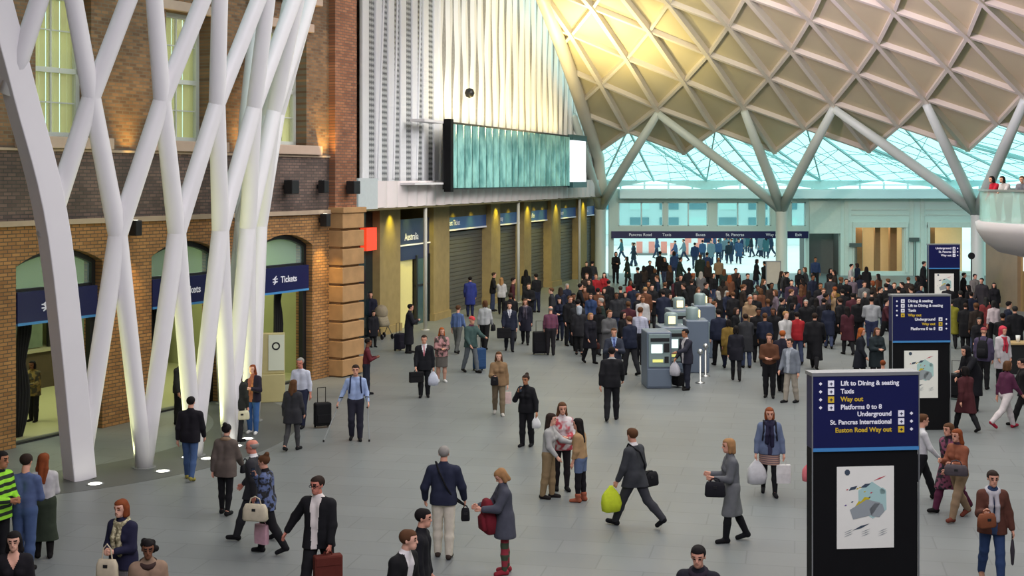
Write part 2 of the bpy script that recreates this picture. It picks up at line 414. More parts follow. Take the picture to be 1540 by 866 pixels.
def area(name, loc, to, power, col, sx, sy, spread=180):
    l = bpy.data.lights.new(name, 'AREA'); l.shape = 'RECTANGLE'; l.size = sx; l.size_y = sy; l.energy = power; l.color = col; l.spread = R(spread)
    o = bpy.data.objects.new(name, l); COL.objects.link(o); o.location = loc
    o.rotation_euler = (Vector(to)-Vector(loc)).to_track_quat('-Z', 'Y').to_euler()
    return o
def wp(u, z, n): return WM @ Vector((u, z, n))
lamps = [(3.5, 4.78, 'black wall lamp between the first and second arches, glowing upward'),
         (7.72, 4.75, 'black wall lamp hidden behind the white struts, between second and third arches'),
         (11.45, 4.75, 'black wall lamp lighting the orange brick right of the third arch'),
         (11.35, 5.75, 'black lamp on the brick pier with a warm upward glow')]
for q, (u, z, lab) in enumerate(lamps): wall_lamp(u, z, lab)
for u, z, e in ((3.42, 6.05, 500), (7.7, 6.05, 400), (11.62, 6.1, 700)): spot('lamp_light', wp(u, z, .42), wp(u, z+3, .1), e, (1, .62, .15), 60, 1.0, .04)
for u, z, e in ((3.5, 4.55, 260), (7.72, 4.55, 200), (11.45, 4.55, 380)): spot('lamp_light', wp(u, z, .42), wp(u, z-3, .1), e, (1, .66, .2), 60, 1.0, .04)
for u, z, lab in ((9.75, 5.75, 'black loudspeaker box on dark brick above the third arch'), (12.55, 5.72, 'black loudspeaker box on the rusticated corner pier')):
    r = empty('loudspeaker'); r.matrix_local = WM @ Matrix.Translation((u, z, .22 if u > 12 else 0)); tag(r, lab, 'loudspeaker')
    MB().bbox(-.17, .17, -.2, .2, .1, .4).build('housing', M_dark, r, bevel=.02)
    MB().bbox(-.04, .04, -.06, .06, 0, .12).build('bracket', M_dark, r)

# ================================================================= wall of shops
SE = (.3034, .9529); SO = Vector((-3.2, 56.6, 0)); SM = frame(SO, SE)
def sp_(v, z, n): return SM @ Vector((v, z, n))
struct(MB().bbox(-11, 27.8, 4.9, 18, -1.2, 0).build('wall_far_left', M_brickU, M=SM))
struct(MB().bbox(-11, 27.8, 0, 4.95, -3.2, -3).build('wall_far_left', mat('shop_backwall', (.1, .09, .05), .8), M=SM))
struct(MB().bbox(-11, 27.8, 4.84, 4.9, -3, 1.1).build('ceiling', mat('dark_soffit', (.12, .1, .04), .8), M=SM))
piers = [(-10.2, -9.2), (-6.36, -4.33), (-.69, 1.22), (6.9, 8.3), (12.2, 13.5), (17.3, 19.2), (23.4, 25.1), (27.9, 28.6)]
for va, vb in piers:
    p = MB().bbox(va, vb, 0, 4.86, -2.9, .12); p.bbox(va-.05, vb+.05, 0, .3, -.7, .18)
    struct(p.build('wall_far_left', M_pier, M=SM))
M_navy2 = mat('blue_shop_sign', lin(40, 70, 120), .4, 0, .15, 3, emit=lin(40, 80, 140), estr=.25)
names = [None, 'Australia', 'Fast Ticket', 'Shop', 'Coffee', 'Bakery', 'Books']
for i in range(len(piers)-1):
    a, b = piers[i][1], piers[i+1][0]
    if i == 0:
        r = empty('shop_front'); r.matrix_local = SM @ Matrix.Translation((0, 0, .62)); tag(r, 'dark narrow shop bay with tall red display behind the rusticated pier', 'shop front')
        MB().bbox(a, b, 0, 4.7, -.9, -.8).build('door_leaf', mat('teal_black_glass', (.01, .02, .025), .1), r)
        MB().bbox(b-1.25, b-.3, 3.3, 4.15, -.75, -.5).build('display', mat('red_lit_display', (.8, .05, .02), .4, 0, .2, 8, emit=(1, .07, .02), estr=.9), r)
        continue
    if i == 1:
        r = empty('shop_front'); r.matrix_local = SM @ Matrix.Translation((0, 0, .62)); tag(r, 'open shop front with navy sign and glass door beside pale lit panels', 'shop front')
        MB().bbox(a, b, 2.7, 4.35, -.8, -.7).build('sign_board', mat('navy_blue_shop_sign', lin(36, 44, 82), .4, 0, .1), r)
        MB().bbox(a, b, 3.28, 3.33, -.72, -.64).build('sign_stripe', M_letter, r)
        text('lettering', 'Australia', .42, M_letter, r, Matrix.Translation((a+.9, 3.62, -.69)))
        MB().bbox(a, a+1.0, 0, 2.85, -.9, -.75).bbox(a+1.1, a+2.0, 0, 2.85, -.95, -.8).build('lit_panel', mat('cream_lit_panel', lin(210, 200, 140), .5, 0, .05, emit=lin(200, 190, 110), estr=.25), r)
        d = MB().bbox(a+2.1, a+2.25, 0, 2.85, -.8, -.65).bbox(b-.12, b, 0, 2.85, -.8, -.65).bbox(a+2.1, b, 1.55, 1.63, -.78, -.68)
        d.build('door_frame', M_arch, r)
        MB().bbox(a+2.25, b-.1, 0, 2.85, -.75, -.72).build('pane', mat('teal_glass_door', lin(70, 95, 95), .15, 0, .4, 1), r)
        continue
    r = empty('shop_front'); r.matrix_local = SM @ Matrix.Translation((0, 0, .62))
    side = ['', '', 'nearest to the navy shop sign', 'second of the grey shutters counted from the left', 'third of the grey shutters counted from the left', 'fourth of the grey shutters counted from the left', 'half hidden behind the white column at the end'][i]
    tag(r, 'shuttered shop bay with blue sign strip, '+side, 'shop front', 'shuttered shop bays')
    MB().bbox(a, b, 3.75, 4.28, -.85, -.75).build('sign_board', M_navy2, r); MB().bbox(a, b, 4.28, 4.84, -.95, -.7).build('lintel', mat('brown_lintel', (.16, .12, .05), .8, 0, .2), r)
    MB().bbox(a, b, 3.68, 3.75, -.86, -.72).build('sign_stripe', M_letter, r)
    text('lettering', names[i], .34, M_letter, r, Matrix.Translation((a+.5, 4.02, -.74)))
    sh = MB()
    for q in range(20): sh.bbox(a+.5, b, q*.18, q*.18+.165, -1.02, -.95-.01*(q % 2))
    sh.build('shutter', M_shutter, r)
    MB().bbox(a, a+.18, 0, 3.68, -.9, -.7).bbox(a+.42, a+.5, 0, 3.68, -.95, -.85).build('shutter_rail', mat('pale_shutter_rail', lin(150, 150, 130), .5), r)
for q, v in enumerate([-5.4, -3.2, -1.2, 2.2, 4.6, 7.6, 10.2, 12.8, 14.6, 16.2, 18.2, 21, 24.2]):
    spot('soffit_light', sp_(v, 4.8, .55), sp_(v, 3.9, .1), 130, (1, .88, .06), 75, 1.0, .05)
for v in (-3, 3, 9, 15, 21): spot('soffit_light', sp_(v, 4.75, .7), sp_(v+.5, 0, 1.5), 300, (1, .9, .3), 120, 1.0, .2)
# slim poles carrying the cladding
for q, v in enumerate([-3.9, 8.4, 20.0]):
    pb = MB().tube([(0, 0, 0), (0, 0, 4.88)], .075, 12).lathe((0, 0, 0), [(.0, .03), (.16, .03), (.16, 0)], 14)
    o = pb.build('slim_pole', mat('pale_pole', lin(185, 185, 175), .4), None, True); o.location = sp_(v, 0, 1.0)
    tag(o, 'slim white pole in front of the shops, '+['nearest, beside the navy sign', 'middle one, beside the first shutters', 'farthest, near the white column'][q], 'pole', 'slim poles under the cladding')

# cladding: ribbed sheet above the shops
def clad_profile(v, wide=False):
    f = (v/1.22) % 1
    return .34*max(0, min(1, min(f, .62-f)*7)) if f < .62 else 0.0
def clad_profile2(v):
    f = (v/1.02) % 1
    return .3*(abs(math.sin(math.pi*f)))**.8
def sheet(name, v0, v1, z0f, z1, fn, mats, off, step=.06, zn=26, parent=None, thick=.06):
    nv = int((v1-v0)/step); vs = []; fs = []
    for i in range(nv+1):
        v = v0+(v1-v0)*i/nv; z0 = z0f(v)
        for j in range(zn+1):
            z = z0+(z1-z0)*j/zn
            vs.append((v, z, off+fn(v, z)))
    for i in range(nv):
        for j in range(zn): a = i*(zn+1)+j; fs.append((a, a+zn+1, a+zn+2, a+1))
    mb = MB().add(vs, fs); o = mb.build(name, mats, parent, M=SM if parent is None else None)
    s = o.modifiers.new('thickness', 'SOLIDIFY'); s.thickness = thick; s.offset = -1
    return o
clad = empty('wall_cladding'); clad.matrix_local = SM; struct(clad)
def meshpat():
    m, nt, b = node_mat('grey_diamond_mesh')
    tc = nt.nodes.new('ShaderNodeTexCoord'); mp = nt.nodes.new('ShaderNodeMapping'); mp.inputs['Rotation'].default_value = (0, 0, R(45)); mp.inputs['Scale'].default_value = (9, 9, 9)
    sc = nt.nodes.new('ShaderNodeMapping'); sc.inputs['Scale'].default_value = (1.6, .75, 1)
    ck = nt.nodes.new('ShaderNodeTexChecker'); ck.inputs['Scale'].default_value = 1
    ck.inputs['Color1'].default_value = (.55, .57, .58, 1); ck.inputs['Color2'].default_value = (.1, .11, .12, 1)
    nt.links.new(tc.outputs['Object'], sc.inputs[0]); nt.links.new(sc.outputs[0], mp.inputs[0]); nt.links.new(mp.outputs[0], ck.inputs['Vector'])
    nt.links.new(ck.outputs[0], b.inputs['Base Color']); return m
M_meshpat = meshpat()
fin = MB(); rr_ = random.Random(5)
for q in range(27):
    v0 = -.9+q*1.05; ph = rr_.uniform(0, 6); vs = []; fs = []; nz = 40
    for i in range(nz+1):
        z = 5.9+11.1*i/nz; wv = .26+.07*math.sin(z*1.7+ph); sh = .08*math.sin(z*.9+ph*2)
        vs += [(v0-wv+sh, z, .4), (v0-wv*.5+sh, z, .57), (v0+wv*.5+sh, z, .57), (v0+wv+sh, z, .4)]
    for i in range(nz):
        for k in range(4): a = i*4+k; b = i*4+(k+1) % 4; fs.append((a, b, b+4, a+4))
    fs += [(0, 3, 2, 1)]
    fin.add(vs, fs)
fin.build('fin', M_clad, clad)
MB().bbox(-1.2, 27.4, 5.9, 17, .3, .42).build('perforated_panel', mat('grey_perforated_panel', (.3, .29, .27), .6, 0, .35, 9), clad)
gp = MB().bbox(-8.5, -1.2, 5.9, 17, .3, .42)
gp.build('mesh_panel', M_meshpat, clad)
fin = MB()
for q in range(7):
    v = -8.5+q*1.2; wv = .29
    fin.bbox(v-wv, v+wv, 5.85, 17, .35, .5)
    if q in (1, 2, 4): fin.bar((v+.7, 17, .53), (v-.2 if q == 1 else v+.1, 5.95, .53), .1, .08)
fin.build('fin', mat('white_fin', (.8, .81, .84), .45, 0, .04), clad, bevel=.04)
sheet('skirt_panel', -9.9, 27.4, lambda v: 4.82+.1*abs(math.sin(v*2.2)), 5.9, lambda v, z: .12*abs(math.sin(math.pi*v/1.02)), M_skirt, .75, zn=4, parent=clad)
MB().bbox(-10.3, -8.6, 4.9, 6.0, .3, 1.0).build('end_panel', mat('pale_grey_panel', (.58, .64, .66), .5), clad)
# window in the brick between pier and cladding
r = empty('window_4'); r.matrix_local = SM; struct(r)
for z0, z1 in ((6.3, 9.6), (10.9, 15)):
    MB().bbox(-11, -9.1, z0, z1, .02, .1).build('window_frame', M_sash, r)
    MB().bbox(-10.9, -9.75, z0+.12, z1-.12, .1, .13).build('blind', M_blind, r)
    MB().bbox(-9.6, -9.2, z0+.1, z1-.1, .1, .14).build('pane', M_dark, r)
struct(MB().bbox(-11, -8.9, 9.9, 10.3, 0, .3).build('trim_5', M_stone, M=SM))

# big departure board seen from its glazed side
bd = empty('departure_board'); bd.matrix_local = SM; tag(bd, 'long teal glass departure board hung above the shops, black end frame', 'departure board')
MB().bbox(-2.76, 18.9, 5.55, 8.3, 1.3, 1.45).build('board_body', M_dark, bd)
MB().bbox(-2.95, -2.6, 5.45, 8.38, 1.42, 1.72).build('end_frame', M_black, bd, bevel=.02)
pn = MB()
M_teal = None
def teal():  # stretched noise paints streaky reflections into the base colour
    m, nt, b = node_mat('teal_painted_reflections')
    tc = nt.nodes.new('ShaderNodeTexCoord'); n = nt.nodes.new('ShaderNodeTexNoise'); n.inputs['Scale'].default_value = 1.6; n.inputs['Detail'].default_value = 6
    mp = nt.nodes.new('ShaderNodeMapping'); mp.inputs['Scale'].default_value = (1.3, .6, 1)
    cr = nt.nodes.new('ShaderNodeValToRGB'); cr.color_ramp.elements[0].color = (*lin(104, 158, 155), 1); cr.color_ramp.elements[0].position = .38
    cr.color_ramp.elements[1].color = (*lin(170, 224, 216), 1); cr.color_ramp.elements[1].position = .62
    nt.links.new(tc.outputs['Object'], mp.inputs[0]); nt.links.new(mp.outputs[0], n.inputs['Vector']); nt.links.new(n.outputs['Fac'], cr.inputs[0]); nt.links.new(cr.outputs[0], b.inputs['Base Color'])
    b.inputs['Roughness'].default_value = .22; b.inputs['Metallic'].default_value = .35
    return m
M_teal = teal()
npn = 20
for q in range(npn):
    v0 = -2.6+18.6*q/npn; v1 = v0+18.6/npn-.11; m = 5
    vs = []; 
    for i in range(m+1):
        t = i/m; v = v0+(v1-v0)*t; n = 1.56+.07*math.sin(math.pi*t)
        vs += [(v, 5.6, n), (v, 8.2, n), (v, 5.6, 1.46), (v, 8.2, 1.46)]
    fs = []
    for i in range(m):
        a = i*4; fs += [(a, a+4, a+5, a+1), (a+1, a+5, a+7, a+3), (a, a+2, a+6, a+4)]
    fs += [(0, 1, 3, 2), (m*4, m*4+2, m*4+3, m*4+1)]
    pn.add(vs, fs)
pn.build('glass_panel', M_teal, bd)
sc_ = MB().bbox(16.1, 18.9, 5.7, 8.1, 1.45, 1.66).build('lit_screen', mat('white_lit_screen', (.9, .9, 1), .3, 0, 0, emit=(.93, .93, 1), estr=1.6), bd)
for z0 in (5.5, 8.05): MB().bbox(16.0, 19.0, z0, z0+.3, 1.4, 1.7).build('screen_frame', mat('dark_teal_frame', lin(40, 80, 85), .4), bd)
br_ = MB().bbox(-6.0, -2.9, 5.75, 5.83, .8, 1.4).bbox(-5.0, -2.9, 8.2, 8.3, .8, 1.4)
br_.build('bracket', M_white, bd)
area('board_wash', sp_(7.5, 8.5, 1.25), sp_(7.5, 14, .2), 330, (1, .8, .35), 19, .3)
bpy.context.object
for q in range(17):
    v = -1.6+q*1.08
    spot('board_uplight', sp_(v, 8.45, 1.3), sp_(v, 12.4, .35), 75, (1, .78, .36), 70, .8, .05)
o = MB().lathe((0, 0, 0), [(.0, .22), (.16, .16), (.22, 0), (.16, -.16), (0, -.22)], 14).build('camera_dome', M_dark, None, True); o.location = sp_(1.5, 9.7, .95)
tag(o, 'small dark round camera dome on the glowing ribbed wall', 'camera')

# ================================================================= funnel of crossing struts
fz = [0, 4.85, 7.6, 10.6, 14.0]; fr_ = [6.25, 6.42, 6.86, 7.7, 9.3]; A0 = -51.8; dA = 13.0
fu = empty('lattice_funnel', (CX, CY, 0)); tag(fu, 'white steel funnel of crossing struts rising from the floor by the brick wall', 'roof column')
def fnode(i, lev):   # i in half steps
    return ringp(A0+dA*i/2, fr_[lev], fz[lev])-Vector((CX, CY, 0))
def strut(pts, rad, name='strut', m=M_white):
    P = [Vector(p) for p in pts]; q = []; rr = []
    for a in range(len(P)-1):
        for t in (0, .25, .5, .75):
            q.append(P[a].lerp(P[a+1], t)); rr.append(rad[a]+(rad[a+1]-rad[a])*t)
    q.append(P[-1]); rr.append(rad[-1])
    return MB().tube(q, rr, 14).build(name, m, fu, True)
frad = [.175, .195, .18, .17, .17]
for b in range(0, 8):
    i = 2*b
    r_ = [fnode(i+l, l) for l in range(5) if True]
    strut(r_, frad)                       # leaning away
    if b > 0:
        l_ = [fnode(i-l, l) for l in range(5) if i-l >= -4]
        strut(l_, frad[:len(l_)])
for lev, i in ((1, -1), (2, -2)):         # struts springing off the edge member
    pts = [fnode(i+l-lev, l) for l in range(lev, 5)]
    strut(pts, frad[lev:])
# square edge member
em = [Vector(ringp(A0, 6.25, 0)), at(82, 356, 26.0), at(31, 145, 25.4), at(-8, 0, 24.8), at(-60, -190, 23.6)]
em = [p-Vector((CX, CY, 0)) for p in em]
def crom(P, n=6):
    out = []
    for i in range(len(P)-1):
        p0, p1, p2, p3 = P[max(i-1, 0)], P[i], P[i+1], P[min(i+2, len(P)-1)]
        for k in range(n):
            t = k/n; out.append(.5*((2*p1)+(p2-p0)*t+(2*p0-5*p1+4*p2-p3)*t*t+(3*p1-p0-3*p2+p3)*t**3))
    return out+[P[-1]]
em = crom([em[0]]+em[1:])
MB().tube(em, [.34]*len(em), 4).build('edge_member', M_white, fu, bevel=.02)
for b in range(8):
    p = fnode(2*b, 0)
    MB().lathe(p, [(.0, .02), (.24, .02), (.24, 0)], 20).build('base_plate', M_concrete, fu)
for q, (x, y) in enumerate([(143, 728), (245, 709), (283, 688), (312, 690), (355, 671), (372, 660)]):
    p = ground(x, y); r = empty('floor_uplight', p); tag(r, ['glowing round floor light at the foot of the square edge strut', 'glowing round floor light beside the second strut foot', 'glowing floor light left of the man in blue jeans', 'glowing floor light left of the woman in fur collar coat', 'glowing floor light below the two women by the struts', 'small glowing floor light right beside the two standing women'][q], 'floor light', 'round floor lights around the funnel')
    MB().lathe((0, 0, 0), [(.0, .012), (.13, .012)], 20).build('lens', M_glow, r)
    MB().lathe((0, 0, 0), [(.13, .014), (.17, .014), (.17, 0)], 20).build('rim', M_concrete, r)
    cdir = (Vector((CX, CY, 0))-p).normalized(); spot('uplight', p+cdir*1.3+Vector((0, 0, .1)), p-cdir*.2+Vector((0, 0, 5)), 300, (.93, 1, .45), 120, 1.0, .15)

# ================================================================= roof shell
zt = [(6, 15.5), (8, 14.5), (11, 15.2), (16, 16.6), (22, 17.4), (27, 17.3), (31.1, 16.6), (33.4, 16.0), (35.6, 15.3), (37.8, 14.45), (40, 13.5), (42.2, 12.45), (44.6, 11.3), (46.9, 10.05), (49.3, 8.85), (51.7, 7.6), (53, 6.9)]
def zr(r): return float(np.interp(r, [a for a, b in zt], [b for a, b in zt]))
def rn(k, j):
    r = 51.6-2.33*j; a = R(45.7+3.05*k)
    return Vector((CX+r*math.cos(a), CY+r*math.sin(a), zr(r)))
K0, K1, J1 = -82, 11, 18
Q0 = Vector((5.15, 80, 0)); Q1 = Vector((1.28, 64, 0)); QN = (Q1-Q0).cross(Vector((0, 0, 1))).normalized()
if QN.x < 0: QN = -QN
import bmesh
def clip(o):
    bm = bmesh.new(); bm.from_mesh(o.data)
    bmesh.ops.bisect_plane(bm, geom=bm.verts[:]+bm.edges[:]+bm.faces[:], plane_co=Q0, plane_no=-QN)
    bmesh.ops.bisect_plane(bm, geom=bm.verts[:]+bm.edges[:]+bm.faces[:], plane_co=(0, 50, 0), plane_no=(0, 1, 0))
    bad = [f for f in bm.faces if (f.calc_center_median()-Q0).dot(QN) < 0 and f.calc_center_median().y > 50]
    bmesh.ops.delete(bm, geom=bad, context='FACES')
    bm.to_mesh(o.data); bm.free(); return len(o.data.polygons)
roof = empty('ceiling_shell'); struct(roof)
mb = MB()
for k in range(K0, K1+1):
    for j in range(0, J1):
        if (k+j) % 2: continue
        a, b = rn(k, j), rn(k, j+2)
        for s in (1, -1):
            c = rn(k+s, j+1)
            mb.add([a, b, c], [(0, 1, 2)] if s == 1 else [(0, 2, 1)])
o = mb.build('shell_panel', M_panel, roof); clip(o)
s = o.modifiers.new('thickness', 'SOLIDIFY'); s.thickness = .15; s.offset = -1
def nrm(p):
    r = math.hypot(p.x-CX, p.y-CY); d = (zr(r+.5)-zr(r-.5)); u = Vector(((p.x-CX)/r, (p.y-CY)/r, 0))
    return Vector((-u.x*d, -u.y*d, 1)).normalized()
def ribline(pts, w=.2, h=.42, name='rib', m=None):
    mb = MB()
    for a, b in zip(pts[:-1], pts[1:]):
        n = nrm((a+b)/2); dn = n*(-h/2)
        mb.bar(a+dn, b+dn, w, h, n)
    o = mb.build(name, m or M_roofrib, roof)
    if clip(o) == 0: bpy.data.objects.remove(o)
    else: o['kind'] = 'structure'
for k in range(-22, K1+1):
    ribline([rn(k, j) for j in range(0, J1+1) if (k+j) % 2 == 0], .22, .34)
for k in range(-22-J1, K1+1):
    for s in (1, -1):
        st = k if s == 1 else k+J1
        pts = [rn(st+s*j, j) for j in range(0, J1+1) if -22 <= st+s*j <= K1]
        if st % 2 == 0 and len(pts) > 1: ribline(pts, .16, .26)
zz = [rn(k, 0 if k % 2 == 0 else 1) for k in range(-22, K1+1)]
ribline([p+Vector(((p.x-CX), (p.y-CY), 0)).normalized()*.12 for p in zz], .12, .2, 'edge_trim', mat('white_edge_trim', (.85, .9, .9), .4, 0, 0))
# edge rib along the wall side
ep = []
for t in np.linspace(-.02, 2.4, 26):
    p = Q0+(Q1-Q0)*t; r = math.hypot(p.x-CX, p.y-CY); ep.append(Vector((p.x, p.y, zr(max(r, 8))-.25)))
ep = [Vector((5.55, 80.9, 4.9)), Vector((5.3, 80.5, 6.3))]+ep
mb = MB(); mb.tube(ep, .36, 10); mb.build('edge_rib', M_roofrib, roof, True)

# tree columns at the rim
def branch(a, b, r0, r1, parent, m=None):
    a, b = Vector(a), Vector(b); mid = a.lerp(b, .25)+Vector((0, 0, .1))
    MB().tube([a, mid, a.lerp(b, .6)+Vector((0, 0, .05)), b], [r0, (r0*2+r1)/3+.02, (r0+r1)/2+.02, r1], 12).build('branch', m or M_col, parent, True)
tc_lab = ['white branching column at the left end of the exit doors', 'white branching column in front of the exit doors, centre', 'white branching column beside the balcony on the right', 'white branching column far right beyond the balcony']
for q, k in enumerate((8, 4, 0, -4)):
    a = R(45.7+3.05*k); p = Vector((CX+52.5*math.cos(a), CY+52.5*math.sin(a), 0)); r = empty('tree_column', p); tag(r, tc_lab[q], 'column', 'branching columns at the roof edge')
    MB().lathe((0, 0, 0), [(.42, 0), (.42, .1), (.33, .12), (.33, 3.9), (.4, 4.4), (.3, 4.75), (0, 4.85)], 24).build('shaft', M_col, r, True)
    MB().lathe((0, 0, 0), [(.335, 4.06), (.345, 4.07), (.345, 4.1), (.335, 4.11)], 24).build('collar', M_col, r)
    for dk in ((0, -2) if q == 0 else (-2, 0, 2)):
        t = rn(k+dk, 2)-p; t.z -= .45
        u = Vector((t.x, t.y, 0)).normalized()
        branch(Vector((0, 0, 4.3))+u*.15, t, .3, .2, r)

# glazed canopy between shell edge and the far wall
can = empty('ceiling_glazing'); struct(can)
YW = 81.6
def wallpt(k, z=5.85):
    a = R(45.7+3.05*k); t = max(math.sin(a), .2); rr = (YW-CY)/t
    return Vector((CX+rr*math.cos(a), YW, z))
gl = MB(); gb = MB(); gt = MB()
for k in range(-7, 9):
    e0 = rn(k, 0 if k % 2 == 0 else 1); e1 = rn(k+1, 0 if (k+1) % 2 == 0 else 1); w0 = wallpt(k); w1 = wallpt(k+1)
    gl.add([e0, e1, w1, w0], [(0, 1, 2, 3)])
    gb.bar(e0, w0, .09, .12); gb.bar(e0, w1, .07, .1) if k % 2 else gb.bar(e1, w0, .07, .1)
    for t in (.2, .4, .6, .8):
        gt.bar(e0.lerp(w0, t), e1.lerp(w1, t), .025, .03)
        gt.bar(e0.lerp(e1, t), w0.lerp(w1, (t*1.7) % 1), .022, .03)
        gt.bar(e0.lerp(w0, t), e1.lerp(w1, min(1, t+.3)), .022, .03)
    if k % 2 == 0: gb.add([wallpt(k-1, 5.87), wallpt(k, 5.45), wallpt(k+1, 5.87), wallpt(k, 5.3)], [(0, 2, 3)])
o = gl.build('glass_roof', M_roofglass, can); o['kind'] = 'structure'
gb.build('glazing_bar', mat('teal_white_bar', (.5, .75, .73), .5), can); gt.build('glazing_bar', mat('teal_grey_bar', (.4, .62, .62), .5), can)

# ================================================================= far wall (front face at YF)
YF = 82.0; PX = YF/F
def fx(x): return (x-770)*PX
def fz_(y): return CAMH-(y-HOR)*PX
FM = frame((0, YF, 0), (1, 0))
holes = [[(fx(923), -.3), (fx(1212), -.3), (fx(1212), 2.4), (fx(923), 2.4)]]
wins = [(930, 998), (1004, 1065), (1078, 1140), (1150, 1160), (1190, 1212)]
for a, b in wins: holes.append([(fx(a), fz_(340)), (fx(b), fz_(340)), (fx(b), fz_(304)), (fx(a), fz_(304))])
holes.append([(fx(1217), -.3), (fx(1264), -.3), (fx(1264), fz_(351)), (fx(1217), fz_(351))])
rec = [(1286, 1360), (1398, 1466)]
for a, b in rec: holes.append([(fx(a), .25), (fx(b), .25), (fx(b), fz_(342)), (fx(a), fz_(342))])
struct(plate('wall_back', [(fx(916), -.5), (fx(1700), -.5), (fx(1700), 5.35), (fx(916), 5.35)], holes, .5, M_pale, FM))
struct(MB().bbox(fx(930), fx(1700), fz_(298), fz_(285), 0, 1.1).build('trim_6', M_pale2, M=FM))
b2 = MB().bbox(fx(926), fx(1700), 5.55, 5.62, -.1, .1)
for x in range(932, 1700, 36): b2.bbox(fx(x), fx(x)+.1, 5.3, 5.75, -.05, .05)
struct(b2.build('trim_7', M_pale2, M=FM))
# raised frames round the recesses and vertical joints
fm = MB()
for a, b in rec:
    for x in (a-4, b+1): fm.bbox(fx(x), fx(x+4), .2, fz_(338), 0, .12)
    fm.bbox(fx(a-4), fx(b+5), fz_(342), fz_(334), 0, .16)
for a, b in ((1270, 1276), (1368, 1374), (1384, 1390)): fm.bbox(fx(a), fx(b), 0, 4.8, 0, .06)
for a, b in ((1280, 1366), (1392, 1470)):
    fm.bbox(fx(a), fx(b), fz_(316), fz_(314), 0, .05); fm.bbox(fx(a), fx(b), fz_(324), fz_(322), 0, .05)
fm.bbox(fx(1217), fx(1264), fz_(351), fz_(301), 0, .1)
struct(fm.build('trim_9', mat('pale_frame_paint', (.6, .68, .6), .6), M=FM))
# framed windows over the entrance
for i, (a, b) in enumerate(wins):
    r = empty('window_%d' % (5+i)); r.matrix_local = FM; struct(r)
    f = MB(); z0, z1 = fz_(340), fz_(304)
    f.bbox(fx(a), fx(b), z0, z0+.06, -.3, -.1).bbox(fx(a), fx(b), z1-.06, z1, -.3, -.1)
    for x in (fx(a), fx(b)-.07): f.bbox(x, x+.07, z0, z1, -.3, -.1)
    if b-a > 40: f.bbox(fx((a+b)/2), fx((a+b)/2)+.08, z0, z1, -.3, -.1)
    f.build('window_frame', M_pale2, r)
    MB().bbox(fx(a), fx(b), z0, z1, -.22, -.2).build('pane', M_glass, r)
nb = empty('fascia_sign'); nb.matrix_local = FM; tag(nb, 'long navy fascia sign over the bright exit doors', 'sign')
MB().bbox(fx(919), fx(1214), fz_(358), fz_(347.5), .0, .35).build('sign_board', M_navy, nb)
for x, s in ((945, 'Pancras Road'), (995, 'Taxis'), (1045, 'Buses'), (1090, 'St. Pancras'), (1150, 'Way out'), (1194, 'Exit')):
    text('lettering', s, .26, M_letter, nb, Matrix.Translation((fx(x), fz_(352.7), .36)))
# recess interiors
inn = MB().bbox(fx(1280), fx(1372), 0, 4, -4.3, -4).bbox(fx(1392), fx(1480), 0, 4, -4.3, -4).bbox(fx(1278), fx(1480), 3.4, 3.6, -4.3, -.5).bbox(fx(1370), fx(1394), 0, 3.5, -4.2, -.5)
struct(inn.build('wall_back', mat('beige_inner_wall', lin(200, 180, 140), .7, 0, .05), M=FM))
iw = MB().bbox(fx(1300), fx(1312), 0, 3.4, -2.5, -2.3).bbox(fx(1326), fx(1334), 0, 3.4, -1.8, -1.5).bbox(fx(1350), fx(1360), 0, 3.4, -2, -1.6).bbox(fx(1404), fx(1420), 0, 3.4, -2, -1.8)
struct(iw.build('trim_10', mat('warm_timber_post', lin(150, 115, 75), .6, 0, .1), M=FM))
struct(MB().bbox(fx(1312), fx(1322), 0.2, 3.3, -3.9, -3.8).build('trim_10', mat('teal_strip_panel', lin(170, 205, 190), .5, 0, .1), M=FM))
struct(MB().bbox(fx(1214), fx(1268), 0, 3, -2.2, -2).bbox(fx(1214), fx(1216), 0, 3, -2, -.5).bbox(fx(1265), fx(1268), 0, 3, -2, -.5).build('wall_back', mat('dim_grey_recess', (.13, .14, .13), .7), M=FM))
for x in (1325, 1432): area('recess_light', FM @ Vector((fx(x), 3.3, -2.2)), FM @ Vector((fx(x), 0, -2.4)), 90, (1, .85, .6), 2.2, 1.5)
# small square signs on the pale wall
for x, y, w, lab in ((1285, 368, 18, 'small dark hanging sign left of the beige opening'), (1373, 360, 15, 'small dark sign between the two beige openings')):
    r = empty('wall_sign'); r.matrix_local = FM @ Matrix.Translation((fx(x), fz_(y), .25)); tag(r, lab, 'sign')
    MB().bbox(-w*PX/2, w*PX/2, -.12, .12, -.05, .05).build('sign_board', mat('grey_green_sign', (.08, .1, .09), .5), r)
    MB().bbox(-.05, -.01, -2.9 if x == 1373 else -2, -.12, -.02, .02).bbox(.05, .09, -2.9 if x == 1373 else -2, -.12, -.02, .02).build('post', mat('grey_green_sign', (.08, .1, .09)), r)

